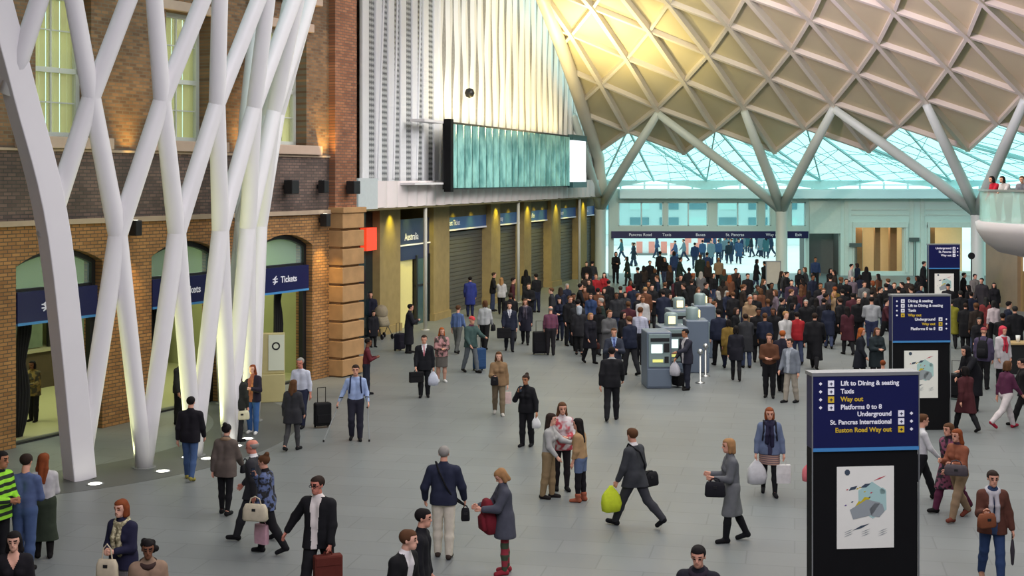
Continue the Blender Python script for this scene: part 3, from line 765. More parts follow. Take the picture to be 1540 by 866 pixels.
# ================================================================= outside
M_skyblock = mat('pale_sky_blocker', (.5, .48, .44), .8, 0, .05, .5)  # unseen enclosure added to keep sky light out of the hall
struct(MB().bbox(-46, 72, -9, -8.5, 0, 19).build('wall_front_sky_blocker', M_skyblock))
struct(MB().bbox(60, 60.5, -8.5, 84, 0, 19).build('wall_right_sky_blocker', M_skyblock))
struct(MB().bbox(-46, -45.5, -8.5, 60, 0, 19).build('wall_far_left', M_skyblock))  # unseen side wall, added to block the sky
struct(MB().bbox(-46, 61, -9, 12, 18.4, 18.7).bbox(-46, -30, 12, 60, 18.4, 18.7).build('ceiling', M_skyblock))  # flat lid added above the view to shut out sky light
bl = empty('office_building', (14, 128, 0)); tag(bl, 'pale blue glazed building across the street, seen through the upper windows', 'building')
MB().bbox(-12, 26, 0, 5.0, 0, 9).build('wall', mat('pale_teal_facade', lin(225, 235, 235), .5, 0, .1, .3), bl, M=Matrix.Rotation(R(90), 4, 'X'))
w_ = MB(); w2 = MB()
for i in range(14):
    for z in (1.0, 3.2):
        (w_ if (i*7+int(z)) % 3 else w2).bbox(-11.4+i*2.65, -9.7+i*2.65, z, z+1.5, 9, 9.1)
w_.build('window', mat('blue_window_glass', lin(80, 140, 155), .2, 0, .2, 1), bl, M=Matrix.Rotation(R(90), 4, 'X'))
w2.build('lit_window', mat('bright_window', lin(220, 245, 240), .4), bl, M=Matrix.Rotation(R(90), 4, 'X'))
for q, (x0, x1, D) in enumerate(((957, 1003, 104), (1008, 1072, 102), (1030, 1078, 110))):
    hb = MB(); X0, X1 = (x0-770)/F*D, (x1-770)/F*D; n = int((X1-X0)/.45)
    for i in range(n):
        x = X0+(X1-X0)*i/n; hb.bbox(x, x+(X1-X0)/n, .15, 1.05, D-.05, D+.05, i % 2)
    hb.bbox(X0, X1, 0, .15, D-.25, D+.25, 2).bbox(X0, X1, .1, .16, D, D+.1, 2)
    MB0 = hb; vs = [(a, c, b) for a, b, c in hb.v]; hb.v = vs
    o = hb.build('barrier', [mat('red_barrier', (.85, .3, .24), .5), mat('white_barrier', (.8, .8, .8), .5), M_concrete])
    tag(o, 'red and white street barrier outside the exit doors, '+['leftmost of three', 'middle of three', 'farthest back of three'][q], 'barrier', 'street barriers outside')
# ================================================================= balcony on the right
BC = Vector((22.35, 45.5, 0)); br0 = 6.15
bal = empty('balcony', BC); tag(bal, 'round white balcony with glass rail at the right edge', 'balcony')
MB().lathe((0, 0, 0), [(0, 3.2), (4.6, 3.25), (5.4, 3.42), (5.85, 3.75), (6.1, 4.15), (6.15, 4.45), (6.05, 4.5), (0, 4.5)], 72).build('bowl', mat('mauve_white_bowl', (.5, .47, .5), .4, 0, .03), bal, True)
MB().lathe((0, 0, 0), [(6.0, 4.5), (6.0, 5.55), (5.97, 5.55), (5.97, 4.5)], 72).build('glass_rail', glass_mat('rail_glass', (.8, .95, .92), .3), bal)
MB().lathe((0, 0, 0), [(6.05, 5.55), (6.05, 5.62), (5.93, 5.62), (5.93, 5.55), (6.05, 5.55)], 72).build('handrail', mat('steel_handrail', (.4, .42, .42), .3, .6), bal)
ps = MB()
for k in range(30):
    a = 2*math.pi*k/30; ps.bar((5.96*math.cos(a), 5.96*math.sin(a), 4.45), (5.96*math.cos(a), 5.96*math.sin(a), 5.56), .05, .05)
ps.build('rail_post', mat('steel_handrail', (.4, .42, .42)), bal)
MB().lathe((0, 0, 0), [(2.6, 4.5), (2.6, 6.9), (0, 6.95)], 40).build('drum', mat('teal_glass_drum', lin(90, 150, 155), .2, 0, .3, .8), bal)
MB().lathe((0, 0, 0), [(3.0, 0), (3.0, 3.3)], 40).build('drum_base', mat('pale_drum_base', (.3, .3, .29), .6), bal)
bw = empty('kiosk_block', (26.3, 62, 0)); tag(bw, 'brown marble clad block standing under the balcony, lit screen at its left', 'kiosk')
kb = MB().box((.3, 0, 1.9), (7.6, 4, 3.8)); kb.build('body', mat('brown_marble', lin(130, 112, 84), .4, 0, .3, 1.2), bw)
pl_ = MB()
for i in range(8): pl_.box((-3.3+i*.95, -2.05, 1.9), (.1, .12, 3.8))
pl_.build('pilaster', mat('tan_pilaster', lin(150, 125, 80), .5), bw)
MB().box((-3.05, -2.12, 2.2), (.45, .12, .75)).build('screen', M_screen, bw)

# ================================================================= wayfinding totems
M_poster = mat('white_poster_paper', (.84, .84, .76), .5, 0, .03)
def totem(px0, px1, ytop, D, rot, rows_l, rows_r, label, y_line, poster, fsz, rail=True):
    W = (px1-px0)/F*D; H = CAMH-(ytop-HOR)/F*D; zl = CAMH-(y_line-HOR)/F*D
    c = Vector((((px0+px1)/2-770)/F*D, D, 0)); r = empty('sign_totem', c, R(rot)); tag(r, label, 'sign', 'wayfinding totems')
    MB().bbox(-W/2, W/2, -.12, .12, .0, zl).build('base', M_black, r, bevel=.01)
    MB().bbox(-W/2, W/2, -.14, .12, zl, H-.03).build('sign_board', M_navy, r, bevel=.006)
    MB().bbox(-W/2, W/2, -.15, -.13, zl-.03, zl+.015).build('sign_stripe', M_stripe, r)
    MB().bbox(-W/2-.015, W/2+.015, -.15, .13, H-.03, H+.015).bbox(-W/2-.012, -W/2, -.145, -.125, 0, H).bbox(W/2, W/2+.012, -.145, -.125, 0, H).build('frame', mat('grey_alu_frame', (.3, .31, .32), .4, .5), r)
    T = Matrix.Rotation(R(90), 4, 'X')
    def line(x, y, s, m, al, sz): text('lettering', s, sz, m, r, Matrix.Translation((x, -.145, y)) @ T, al, .002, sz*.025)
    def glyph(x, z): MB().bar((x, -.154, z-fsz*.25), (x, -.154, z+fsz*.2), fsz*.12, .004, (0, 1, 0)).bar((x-fsz*.25, -.154, z), (x+fsz*.25, -.154, z), .004, fsz*.12).build('glyph', M_navy, r)
    def arrow(x, z): MB().add([(x-fsz*.28, -.146, z), (x, -.146, z-fsz*.28), (x+fsz*.28, -.146, z), (x, -.146, z+fsz*.28)], [(0, 1, 2, 3)]).build('arrow', M_letter, r)
    for i, (s, m) in enumerate(rows_l):
        z = H-fsz*(1.5+1.22*i)
        MB().bbox(-W/2+.20, -W/2+.20+fsz*.95, -.152, -.138, z-fsz*.48, z+fsz*.48).build('pictogram', m, r); glyph(-W/2+.20+fsz*.475, z)
        arrow(-W/2+.1, z)
        if s: line(-W/2+.34+fsz*.35, z, s, m, 'LEFT', fsz)
    for i, (s, m) in enumerate(rows_r):
        z = H-fsz*(1.5+1.22*(len(rows_l)-1)+1.1+1.22*i)
        MB().bbox(W/2-.20-fsz*.95, W/2-.20, -.152, -.138, z-fsz*.48, z+fsz*.48).build('pictogram', m, r); glyph(W/2-.20-fsz*.475, z)
        arrow(W/2-.1, z)
        if s: line(W/2-.34-fsz*.35, z, s, m, 'RIGHT', fsz)
    x0, x1, y0, y1 = poster
    X0, X1 = (x0-(px0+px1)/2)/F*D, (x1-(px0+px1)/2)/F*D; Z1, Z0 = CAMH-(y0-HOR)/F*D, CAMH-(y1-HOR)/F*D
    MB().bbox(X0, X1, -.135, -.118, Z0, Z1).build('poster', M_poster, r)
    w = X1-X0; h = Z1-Z0; cx = (X0+X1)/2; cz = (Z0+Z1)/2+.05*h
    cols = [mat('map_pale_teal', lin(170, 205, 200), .6, 0, 0), mat('map_yellow', lin(200, 180, 30), .6, 0, 0), mat('map_slate', lin(60, 75, 90), .6, 0, 0), mat('map_red', lin(190, 80, 90), .6, 0, 0), mat('map_purple', lin(90, 60, 140), .6, 0, 0), mat('map_grey', lin(150, 158, 160), .6, 0, 0)]
    mp = MB()
    def blob(x, z, sx, sz, a, m, n=6):
        vs = [(cx+w*(x+sx*math.cos(R(a+360*i/n))*math.cos(R(20))-sz*math.sin(R(a+360*i/n))*math.sin(R(20))), -.137-.0005*m, cz+w*(z+sx*math.cos(R(a+360*i/n))*.35+sz*math.sin(R(a+360*i/n)))) for i in range(n)]
        mp.add(vs, [tuple(range(n))], m)
    blob(.12, .05, .28, .3, 10, 0); blob(.2, -.12, .14, .12, 30, 5); blob(-.02, -.1, .3, .14, 0, 5, 5); blob(-.1, -.02, .09, .06, 0, 1, 4); blob(.0, .06, .09, .05, 0, 1, 4); blob(-.12, -.13, .06, .05, 40, 1, 4)
    blob(0, .3, .1, .03, 0, 2, 4); blob(-.22, .26, .09, .03, 20, 2, 4); blob(-.05, -.18, .06, .05, 0, 4, 4); blob(.25, .42, .12, .012, 0, 3, 4); blob(.1, -.05, .05, .03, 0, 3, 4); blob(-.32, .53, .05, .05, 0, 2, 8)
    blob(-.08, -.4, .16, .02, 0, 2, 4); blob(.3, .2, .06, .06, 0, 0, 5)
    for q in range(9): blob(-.3+.3*(q % 3), -.46-.035*(q//3), .09, .006, 0, 5, 4); blob(-.1+.5*math.sin(q*2.4)*.5, .12+.3*math.cos(q*1.7)*.5, .025, .012, 0, (1, 2, 4, 3)[q % 4], 4)
    mp.build('station_map', cols, r)
    return r
Lw, Ly = M_letter, M_yellow
totem(1215, 1378, 559, 17.55, 6, [('Lift to Dining & seating', Lw), ('Taxis', Lw), ('Way out', Ly), ('Platforms 0 to 8', Lw)], [('Underground', Lw), ('St. Pancras International', Lw), ('Euston Road Way out', Ly)], 'nearest navy and black sign totem with station map poster, bottom right', 671, (1252, 1340, 698, 820), .085)
totem(1338, 1427, 443, 31.8, 5, [('Dining & seating', Lw), ('Lift to Dining & seating', Lw), ('Taxis', Lw), ('Way out', Ly)], [('Underground', Lw), ('Way out', Ly), ('Platforms 0 to 8', Lw)], 'middle one of the three navy and black sign totems, with map poster', 512, (1356, 1408, 526, 597), .092)
totem(1395, 1442, 367, 59.6, 2, [], [('Underground', Lw), ('St. Pancras', Lw), ('Way out', Lw)], 'farthest and smallest of the three navy sign totems, behind the middle one', 403, (1404, 1433, 411, 450), .13)

# ================================================================= ticket machines
M_mach = mat('blue_grey_machine', lin(96, 108, 124), .4, 0, .06, 3)
M_mach2 = mat('pale_machine_face', lin(120, 138, 138), .4, 0, .08, 5)
def machine(x, D, rot, label, w=.72, d=1.0, h=1.62, lit=True):
    p = Vector(((x-770)/F*D, D, 0)); r = empty('ticket_machine', p, R(rot)); tag(r, label, 'ticket machine', 'ticket machines in the crowd')
    MB().bbox(-w/2, w/2, -d/2, d/2, 0, h).build('body', M_mach, r, bevel=.04)
    MB().bbox(-w/2+.05, w/2-.05, -d/2-.03, -d/2+.02, .62, h-.06).build('front_panel', M_mach2, r, bevel=.015)
    MB().bbox(-w/2+.02, w/2-.02, -d/2-.02, -d/2+.02, .06, .56).build('lower_door', M_mach, r, bevel=.01)
    MB().bbox(-w/2+.1, w/2-.08, -d/2-.045, -d/2-.02, h-.27, h-.17).build('header_slot', M_dark, r)
    MB().bbox(-.24, .08, -d/2-.045, -d/2-.02, 1.02, 1.27).build('touch_screen', M_screen, r)
    MB().bbox(-.2, .1, -d/2-.045, -d/2-.02, .76, .84).build('ticket_slot', mat('yellow_lit_slot', (.8, .8, .2), .5, 0, 0, emit=(.9, .9, .3), estr=.5), r)
    MB().bbox(.12, .28, -d/2-.05, -d/2-.02, 1.05, 1.3).bbox(.14, .26, -d/2-.045, -d/2-.02, .74, .92).build('card_reader', M_dark, r)
    if lit:
        MB().lathe((0, .1, h), [(.2, -.02), (.2, .32), (.14, .38), (0, .38)], 16).build('beacon', M_mach2, r, True)
        MB().bbox(-.11, .09, -.13, -.09, h+.06, h+.28).build('beacon_light', mat('warm_beacon', (1, .85, .45), .5, 0, 0, emit=(1, .82, .4), estr=1.6), r)
    return r
machine(987, 38.4, 4, 'front ticket machine with glowing white screen, nearest in the row', lit=False)
machine(1010, 39.6, 4, 'ticket machine behind the man in dark suit, lit beacon on top', .8, 1.1)
machine(1022, 43.8, 4, 'ticket machine behind the front pair, lit beacon on top', .8, 1.1, 1.7)
machine(1046, 41.4, 90, 'ticket machine turned right, rightmost with a lit beacon', .9, .7, 1.62)
machine(1057, 44.8, 90, 'ticket machine turned right, farthest back of the group', .9, .7, 1.75)
for q, (x, y) in enumerate(((1053, 576), (1061, 566))):
    p = ground(x, y); r = empty('queue_post', p); tag(r, 'short steel post right of the ticket machines, '+['nearer one', 'farther one'][q], 'post', 'steel posts by the machines')
    MB().lathe((0, 0, 0), [(.14, 0), (.14, .03), (.03, .05), (.03, .85), (.0, .86)], 14).build('post', mat('brushed_steel', (.45, .46, .45), .3, .8), r, True)
    MB().lathe((0, 0, 0), [(0, .84), (.07, .86), (.09, .92), (.05, .99), (0, 1.0)], 14).build('head', mat('brushed_steel', (.45, .46, .45)), r, True)

# ================================================================= small things
# advertising stand in the third arch, easel panel in the hall
p = ground(409, 604); r = empty('poster_stand', p, R(15)); tag(r, 'cream poster stand with white notice, inside the third arch', 'poster stand')
MB().bbox(-.34, .34, -.12, .12, 0, .75).build('base', mat('cream_stand', lin(180, 170, 120), .5), r, bevel=.02)
MB().bbox(-.34, .34, -.06, .06, .75, 1.85).build('panel', mat('cream_stand', lin(180, 170, 120)), r, bevel=.02)
MB().bbox(-.1, .32, -.08, -.055, .85, 1.8).build('notice', mat('white_notice', lin(205, 210, 190), .6, 0, 0), r)
MB().lathe((0, 0, 0), [(.07, 0), (.11, 0)], 20).build('emblem', M_dark, r, M=Matrix.Translation((.1, -.085, 1.5)) @ Matrix.Rotation(R(90), 4, 'X'))
pc = empty('framed_picture'); pc.matrix_local = WM @ Matrix.Translation((3.6, 3.0, -6.95)); tag(pc, 'dark framed landscape picture on the hall wall behind first arch', 'picture')
MB().bbox(-.9, .9, -.65, .65, 0, .06).build('frame', M_dark, pc); MB().bbox(-.78, .78, -.54, .54, .06, .08).build('picture', mat('dim_landscape', lin(110, 105, 60), .6, 0, .5, 2), pc)
for q, (u, n) in enumerate(((.95, -.9), (5.2, -.9), (10.45, -.8))):
    r = empty('curtain'); r.matrix_local = WM; tag(r, ['black drape at the left side of the first arch', 'black drape at the left side of the second arch', 'black drape at the right side of the third arch'][q], 'curtain', 'black drapes in the arches')
    c_ = MB(); vs = []; fs = []
    m = 24
    for i in range(m+1):
        for j in range(9):
            z = 2.7*j/8; wd = .25+.2*abs(math.sin(j*.6+q)); x = u-.1+wd*i/m-.1*(1-j/8); vs.append((x, z, n+.05*math.sin(i*1.3)))
    for i in range(m):
        for j in range(8): a = i*9+j; fs.append((a, a+9, a+10, a+1))
    o = c_.add(vs, fs).build('drape', mat('black_drape', (.01, .01, .01), .9), r, True); s = o.modifiers.new('t', 'SOLIDIFY'); s.thickness = .03
p = at(1552, 536, 41); p.z = 0
r = empty('counter', p); tag(r, 'pale wooden counter at the right edge with a white cup on it', 'counter')
MB().bbox(-1.0, 1.2, -.35, .35, .9, .96).build('top', mat('pale_wood', lin(176, 150, 105), .5, 0, .15, 4), r, bevel=.01)
MB().bbox(-.9, 1.1, -.3, .3, 0, .9).build('body', M_dark, r)
o = MB().lathe((0, 0, 0), [(0, 0), (.05, 0), (.07, .2), (.06, .2), (.045, .02)], 16).build('cup', mat('white_cup', (.8, .8, .78), .4), None, True); o.location = p+Vector((-.45, -.05, .96))
tag(o, 'white cup on the pale wooden counter', 'cup')

# ================================================================= lights and sky
w = bpy.data.worlds.new('sky'); SC.world = w; w.use_nodes = True
bg = w.node_tree.nodes['Background']; bg.inputs[0].default_value = (.66, 1, 1, 1); bg.inputs[1].default_value = 2.0
area('hall_fill', (8, 30, 13.2), (8, 30, 0), 5200, (1, .97, .94), 22, 22)  # unseen overhead fills, added to light the concourse
area('hall_fill', (8, 50, 14.3), (12, 58, 0), 3000, (1, .99, .92), 14, 9)
area('hall_fill', (2, 8, 12.8), (0, 28, 0), 2700, (.93, .88, 1), 16, 10)  # lavender fill added to tint the upper struts
area('hall_fill', (10, 42, 14.2), (-3, 56, 6), 1500, (1, .96, .97), 8, 4)  # fill added out of view to brighten skirt and cladding
spot('shell_uplight', sp_(14, 8.6, 2.2), rn(5, 8)+Vector((-1, -2, 1)), 4500, (1, .8, .36), 95, 1.0, .3)
spot('shell_uplight', sp_(10, 8.5, 3.4), at(930, 50, 68), 5200, (1, .82, .4), 95, 1.0, .8)
spot('shell_uplight', sp_(3, 8.5, 3.0), at(860, 40, 62), 2600, (1, .82, .4), 100, 1.0, .8)
for p_ in ((9, 62, 14.5), (16, 66, 12), (22, 58, 13), (28, 52, 12)): spot('shell_uplight', (-3, 36, 12.6), p_, 6500, (1, .86, .55), 60, 1.0, .5)
spot('purple_uplight', (2, 44, 12.5), (22, 58, 14.5), 15000, (.55, .3, 1), 80, 1.0, .3)
for u in (1.3, 5.6, 9.8): area('hall_lamp', wp(u, 4.45, -3.5), wp(u, 0, -3.5), 170, (.93, 1, .6), 2.5, 2.5)
SC.view_settings.view_transform = 'Standard'; SC.view_settings.look = 'None'; SC.view_settings.gamma = 1; SC.view_settings.exposure = -.36
SC.view_settings.use_curve_mapping = False
SC.cycles.use_denoising = True; SC.cycles.max_bounces = 6; SC.cycles.diffuse_bounces = 3; SC.cycles.transparent_max_bounces = 12
SC.cycles.sample_clamp_indirect = 4
# ================================================================= figures
def V3(*a): return np.array(a, float)
def rotx(a): c, s = math.cos(a), math.sin(a); return np.array([[1, 0, 0], [0, c, -s], [0, s, c]])
def rotz(a): c, s = math.cos(a), math.sin(a); return np.array([[c, -s, 0], [s, c, 0], [0, 0, 1]])
POSE = {
 'stand': dict(L=(3, 3), Rr=(-2, 2), aL=(2, 9, 14, 5), aR=(2, 9, 14, 5)),
 'walk': dict(L=(24, 6), Rr=(-16, 22), aL=(-16, 9, 12, 0), aR=(22, 9, 22, 5)),
 'walk2': dict(L=(-15, 26), Rr=(23, 5), aL=(22, 9, 24, 5), aR=(-15, 9, 12, 0)),
 'stroll': dict(L=(12, 6), Rr=(-12, 14), aL=(-6, 10, 14, 0), aR=(10, 9, 22, 5)),
 'phone': dict(L=(4, 4), Rr=(-4, 4), aL=(5, 9, 20, 5), aR=(35, 14, 128, 35)),
 'fold': dict(L=(4, 3), Rr=(-4, 3), aL=(22, 12, 85, 45), aR=(22, 12, 85, 45)),
 'reach': dict(L=(5, 4), Rr=(-5, 4), aL=(45, 8, 35, 10), aR=(10, 9, 30, 10)),
 'hold': dict(L=(3, 3), Rr=(-3, 3), aL=(10, 8, 78, 38), aR=(10, 8, 82, 38)),
}
def skeleton(P):
    sex = P.get('sex', 'm'); W = P.get('wide', 1.0)
    ps = dict(POSE[P.get('pose', 'stand')]); ps.update(P.get('over', {}))
    lean = R(P.get('lean', ps.get('lean', 3)))
    U = V3(0, -math.sin(lean), math.cos(lean)); Fw = V3(0, -math.cos(lean), -math.sin(lean)); X = V3(1, 0, 0)
    J = {}
    pel = V3(0, 0, .93); T = lambda x, f, u: pel+X*x+Fw*f+U*u
    J['T'] = T; J['frame'] = (pel, X, Fw, U)
    low = []
    for s, key in ((1, 'L'), (-1, 'Rr')):
        a, kn = R(ps[key][0]), R(ps[key][1])
        hip = pel+X*s*.088+V3(0, 0, -.02)
        d = V3(s*.02, -math.sin(a), -math.cos(a)); knee = hip+d*.42
        a2 = a-kn; d2 = V3(0, -math.sin(a2), -math.cos(a2)); ank = knee+d2*.40
        pitch = 0 if a2 > -R(12) else (a2+R(12))*.9   # heel up when trailing
        if a2 > R(8): pitch = (a2-R(8))*.7            # toe up in front
        fd = V3(s*.12, -math.cos(pitch), math.sin(pitch)); fd /= np.linalg.norm(fd)
        heel = ank+V3(0, .03, -.055)-0*fd; heel = ank-fd*.035+V3(0, math.sin(pitch)*.0, -.05); toe = ank+fd*.15+V3(0, 0, -.06)
        J['leg'+key] = (hip, knee, ank, heel, toe, fd)
        low += [heel[2]-.035, toe[2]-.028]
    sh = .185 if sex == 'm' else .162
    J['sh'] = sh*W
    for s, key in ((1, 'aL'), (-1, 'aR')):
        a, b, e, i = [R(v) for v in ps[key]]
        S = T(s*sh*W*.97, 0, .432)
        d = V3(s*math.sin(b), -math.sin(a)*math.cos(b), -math.cos(a)*math.cos(b)); El = S+d*.285
        a2 = a+e
        d2 = V3(s*math.sin(b)*.6-s*math.sin(i), -math.sin(a2)*math.cos(i), -math.cos(a2)*math.cos(i)); d2 /= np.linalg.norm(d2)
        Wr = El+d2*.25
        n = -s*X; n = n-d2*(n @ d2); 
        if np.linalg.norm(n) < .2: n = V3(0, 0, -1)-d2*(-d2[2])
        n /= np.linalg.norm(n); sd = np.cross(d2, n)
        if sd[1] > 0: sd = -sd
        J[key] = (S, El, Wr, d2, n, sd)
    hy, hp = R(P.get('hyaw', 0)), R(P.get('hpitch', 5))
    HR = rotz(hy) @ rotx(hp) ; HC = T(0, .022, .682)
    J['head'] = (HC, HR)
    J['z'] = -min(low)
    return J
def headpt(J, *p): HC, HR = J['head']; return HC+HR @ V3(*p)
def body_prims(P, J, fingers):
    T = J['T']; W = P.get('wide', 1.0); f = P.get('sex', 'm') == 'f'; fat = P.get('fat', 1.0); pr = []
    for s in (1, -1):
        pr += [(T(.07*s, 0, -.03), T(.06*s, 0, .16), .105*fat, (.085 if f else .098)*fat), (T(.06*s, 0, .16), T(.085*s*W, .005, .37), (.085 if f else .098)*fat, .095),
               (T(.07*s, .01, .40), T(J['sh']*s*.9, 0, .425), .066, .052), (T(.03*s, 0, .475), T(J['sh']*s*.86, 0, .438), .046, .048)]
        if f: pr.append((T(.075*s, .07, .31), T(.075*s, .09, .30), .055, .05))
        hip, kn, an, he, to, fd = J['legL' if s == 1 else 'legRr']
        pr += [(hip, kn, .088*fat, .058), (kn, kn+(an-kn)*.4, .056, .056), (kn+(an-kn)*.4, an, .056, .038), (an, he, .036, .032), (he, to, .032, .026)]
        S, El, Wr, d, n, sd = J['aL' if s == 1 else 'aR']
        th = .9 if f else 1
        pr += [(S, El, .052*th, .041*th), (El, El+d*.08, .041*th, .042*th), (El+d*.08, Wr, .042*th, .026)]
        pr += [(Wr+d*.01+sd*.012, Wr+d*.075+sd*.022, .017, .017, .02), (Wr+d*.01-sd*.012, Wr+d*.075-sd*.022, .017, .017, .02)]
        if fingers:
            cu = P.get('curl', .5)
            for q, (o, l) in enumerate(((.033, .062), (.011, .072), (-.011, .067), (-.032, .052))):
                b = Wr+d*.08+sd*o; m = b+(d*(1-.3*cu)+n*cu*.8)*l*.5; e = m+(d*(1-.9*cu)+n*cu)*l*.5
                pr += [(b, m, .0092, .0088, .006), (m, e, .0088, .0078, .006)]
            b = Wr+d*.03+sd*.025; m = b+(d*.6+sd*.6+n*.25)*.04; pr += [(b, m, .013, .011, .008), (m, m+(d*.85+sd*.1+n*.4)*.035, .011, .009, .008)]
        else: pr += [(Wr+d*.07, Wr+d*.14+n*.03, .026, .016)]
    pr += [(T(0, -.01, .42), T(0, .012, .60), .06, .05 if f else .056)]
    H = lambda *p: headpt(J, *p)
    pr += [(H(0, .03, .035), H(0, -.022, .038), .079, .076), (H(0, -.02, -.0), H(0, -.05, -.055), .066, .047), (H(0, -.045, -.06), H(0, -.066, -.083), .04, .028),
           (H(0, -.092, .012), H(0, -.108, -.02), .009, .014, .012), (H(-.03, -.082, .032), H(.03, -.082, .032), .014, .014, .015),
           (H(-.016, -.092, -.052), H(.016, -.092, -.052), .009, .009, .01)]
    for s in (1, -1): pr += [(H(.074*s, .01, .015), H(.078*s, .006, -.02), .013, .010, .01)]
    return pr
def inf(p, d, e=None): return tuple(list(p[:2])+[p[2]+d, p[3]+(d if e is None else e)]+list(p[4:]))
def above(z): return lambda X, Y, Z: z-Z+0*X+0*Y
def below(z): return lambda X, Y, Z: Z-z+0*X+0*Y
def plane(pt, nr):
    return lambda X, Y, Z: (X-pt[0])*nr[0]+(Y-pt[1])*nr[1]+(Z-pt[2])*nr[2]
TOPH = dict(shirt=(.012, .90), sweater=(.018, .87), tee=(.012, .90), jacket=(.026, .80), suit=(.026, .76), coat=(.034, .52), longcoat=(.036, .33), cardigan=(.022, .72), dress=(.016, .5))
def top_mesh(P, J, kind, vox):
    d, hem = TOPH[kind]; hem = P.get('hem', hem); T = J['T']; W = P.get('wide', 1); f = P.get('sex', 'm') == 'f'; fat = P.get('fat', 1); pr = []
    for s in (1, -1):
        pr += [(T(.072*s, 0, -.02), T(.06*s, 0, .16), (.105 if hem < .85 else .10)*fat+d, (.088 if f else .1)*fat+d), (T(.06*s, 0, .16), T(.088*s*W, .005, .37), (.088 if f else .1)*fat+d, .095+d),
               (T(.07*s, .01, .40), T(J['sh']*s*.9, 0, .422), .064+d, .05+d), (T(.03*s, 0, .475), T(J['sh']*s*.86, 0, .438), .046+d, .048+d*.9)]
        if f: pr.append((T(.075*s, .07, .31), T(.075*s, .09, .30), .055+d*.6, .05+d*.6))
        S, El, Wr, dd, n, sd = J['aL' if s == 1 else 'aR']
        if kind == 'tee': pr += [(S, S+(El-S)*.75, .052+d, .05+d)]
        else:
            e = d*.9
            pr += [(S, El, .052+e, .043+e), (El, Wr-dd*.03, .043+e, .03+e*.8)]
        if hem < .85:
            hip, kn, an = J['legL' if s == 1 else 'legRr'][:3]
            fl = P.get('flare', .0)
            tgt = kn if hem < .6 else hip+(kn-hip)*.6
            tgt = tgt*np.array([.9, .75, 1]); 
            pr += [(hip+V3(-s*.02, 0, .05), tgt, .115+d, .105+d*1.3+fl)]
            if hem < .45: pr += [(tgt, tgt+V3(s*.02, 0, -.28), .105+d*1.3+fl, .12+d*1.3+fl)]
    if hem < .85: pr += [(T(0, 0, 0), (J['legL'][1]+J['legRr'][1])/2*np.array([1, .8, 1]) + V3(0, 0, .1), .11+d, .11+d)]
    pr += [(T(0, -.005, .42), T(0, .006, .52 if kind in ('shirt', 'tee', 'dress', 'sweater') else .535), .062+d*.7, .05+d*.7)]
    V, Q = sdf_mesh(pr, vox, .03, [above(hem)])
    fc = V[Q].mean(1); pel, X, Fw, U = J['frame']; r = fc-pel; u = r @ U; ff = r @ Fw; x = r[:, 0]
    mi = np.zeros(len(Q), int)
    op = P.get('open')
    if op:
        if op == 'v': wd = np.clip((u-.22)*.26, 0, .07); lo = .22
        elif op == 'wide': wd = .045+np.clip((u-.0)*.06, -.02, .05); lo = -.2
        else: wd = np.full(len(u), .03); lo = -.2
        m = (np.abs(x) < wd) & (ff > .05) & (u > lo) & (u < .53)
        mi[u > .53] = 1
        mi[m] = 1
        if P.get('tie'): mi[m & (np.abs(x) < .022)] = 2
        if P.get('skinv'): mi[(np.abs(x) < np.clip((u-.34)*.5, 0, .07)) & (ff > .04) & (u > .34)] = 3
    elif P.get('skinv'): mi[(np.abs(x) < np.clip((u-.34)*.5, 0, .07)) & (ff > .04) & (u > .34)] = 3
    else:
        mi[(u > .525)] = 1
    return V, Q, mi
def bottom_mesh(P, J, kind, vox):
    T = J['T']; fat = P.get('fat', 1); pr = []; cl = []
    d = dict(trousers=.018, jeans=.012, leggings=.006, shorts=.02, skirt=.02, longskirt=.03)[kind]
    for s in (1, -1):
        hip, kn, an, he, to, fd = J['legL' if s == 1 else 'legRr']
        if kind in ('skirt', 'longskirt'):
            h = P.get('shem', .48 if kind == 'skirt' else .28)
            t = V3(s*.07, (kn[1])*.8, kn[2]); pr += [(hip+V3(0, 0, .04), t, .115, .125), (V3(0, 0, .9), V3(0, t[1]*.4, kn[2]), .12, .13)]
            if h < .45: pr += [(t, t+V3(s*.03, 0, -.3), .13, .16), (V3(0, 0, .6), V3(0, 0, .25), .12, .15)]
            cl = [above(h)]
        else:
            e = {'leggings': .038+d, 'jeans': .045+d, 'trousers': .06}.get(kind, .05)
            pr += [(hip, kn, .09*fat+d, .058+d)]
            if kind != 'shorts': pr += [(kn, kn+(an-kn)*.4, .057+d, .057+d), (kn+(an-kn)*.4, an+V3(0, 0, -.01), .057+d, e)]
            cl = [above(.45-J['z']+.25 if kind == 'shorts' else an[2]*0+min(J['legL'][2][2], J['legRr'][2][2])-.035)]
            if kind == 'shorts': cl = [above(.62)]
        pr += [(T(.07*s, 0, -.03), T(.06*s, 0, .1), .107*fat+d*.5, .1*fat)]
    cl.append(plane(T(0, 0, .1), J['frame'][3]))
    V, Q = sdf_mesh(pr, vox, .03, cl)
    return V, Q, np.zeros(len(Q), int)
def shoe_mesh(P, J, key, vox):
    hip, kn, an, he, to, fd = J[key]; b = P.get('boots', 0)
    pr = [(he+V3(0, 0, .004), to, .04, .037), (an+(he-an)*.5, to, .04, .03), (he, he+fd*.01, .04, .04)]
    if b: pr += [(an, an+(kn-an)*b, .052, .066)]
    zlo = min(he[2]-.037, to[2]-.03)
    V, Q = sdf_mesh(pr, vox, .02, [above(zlo)] if abs(fd[2]) < .1 else [])
    return V, Q, np.zeros(len(Q), int)
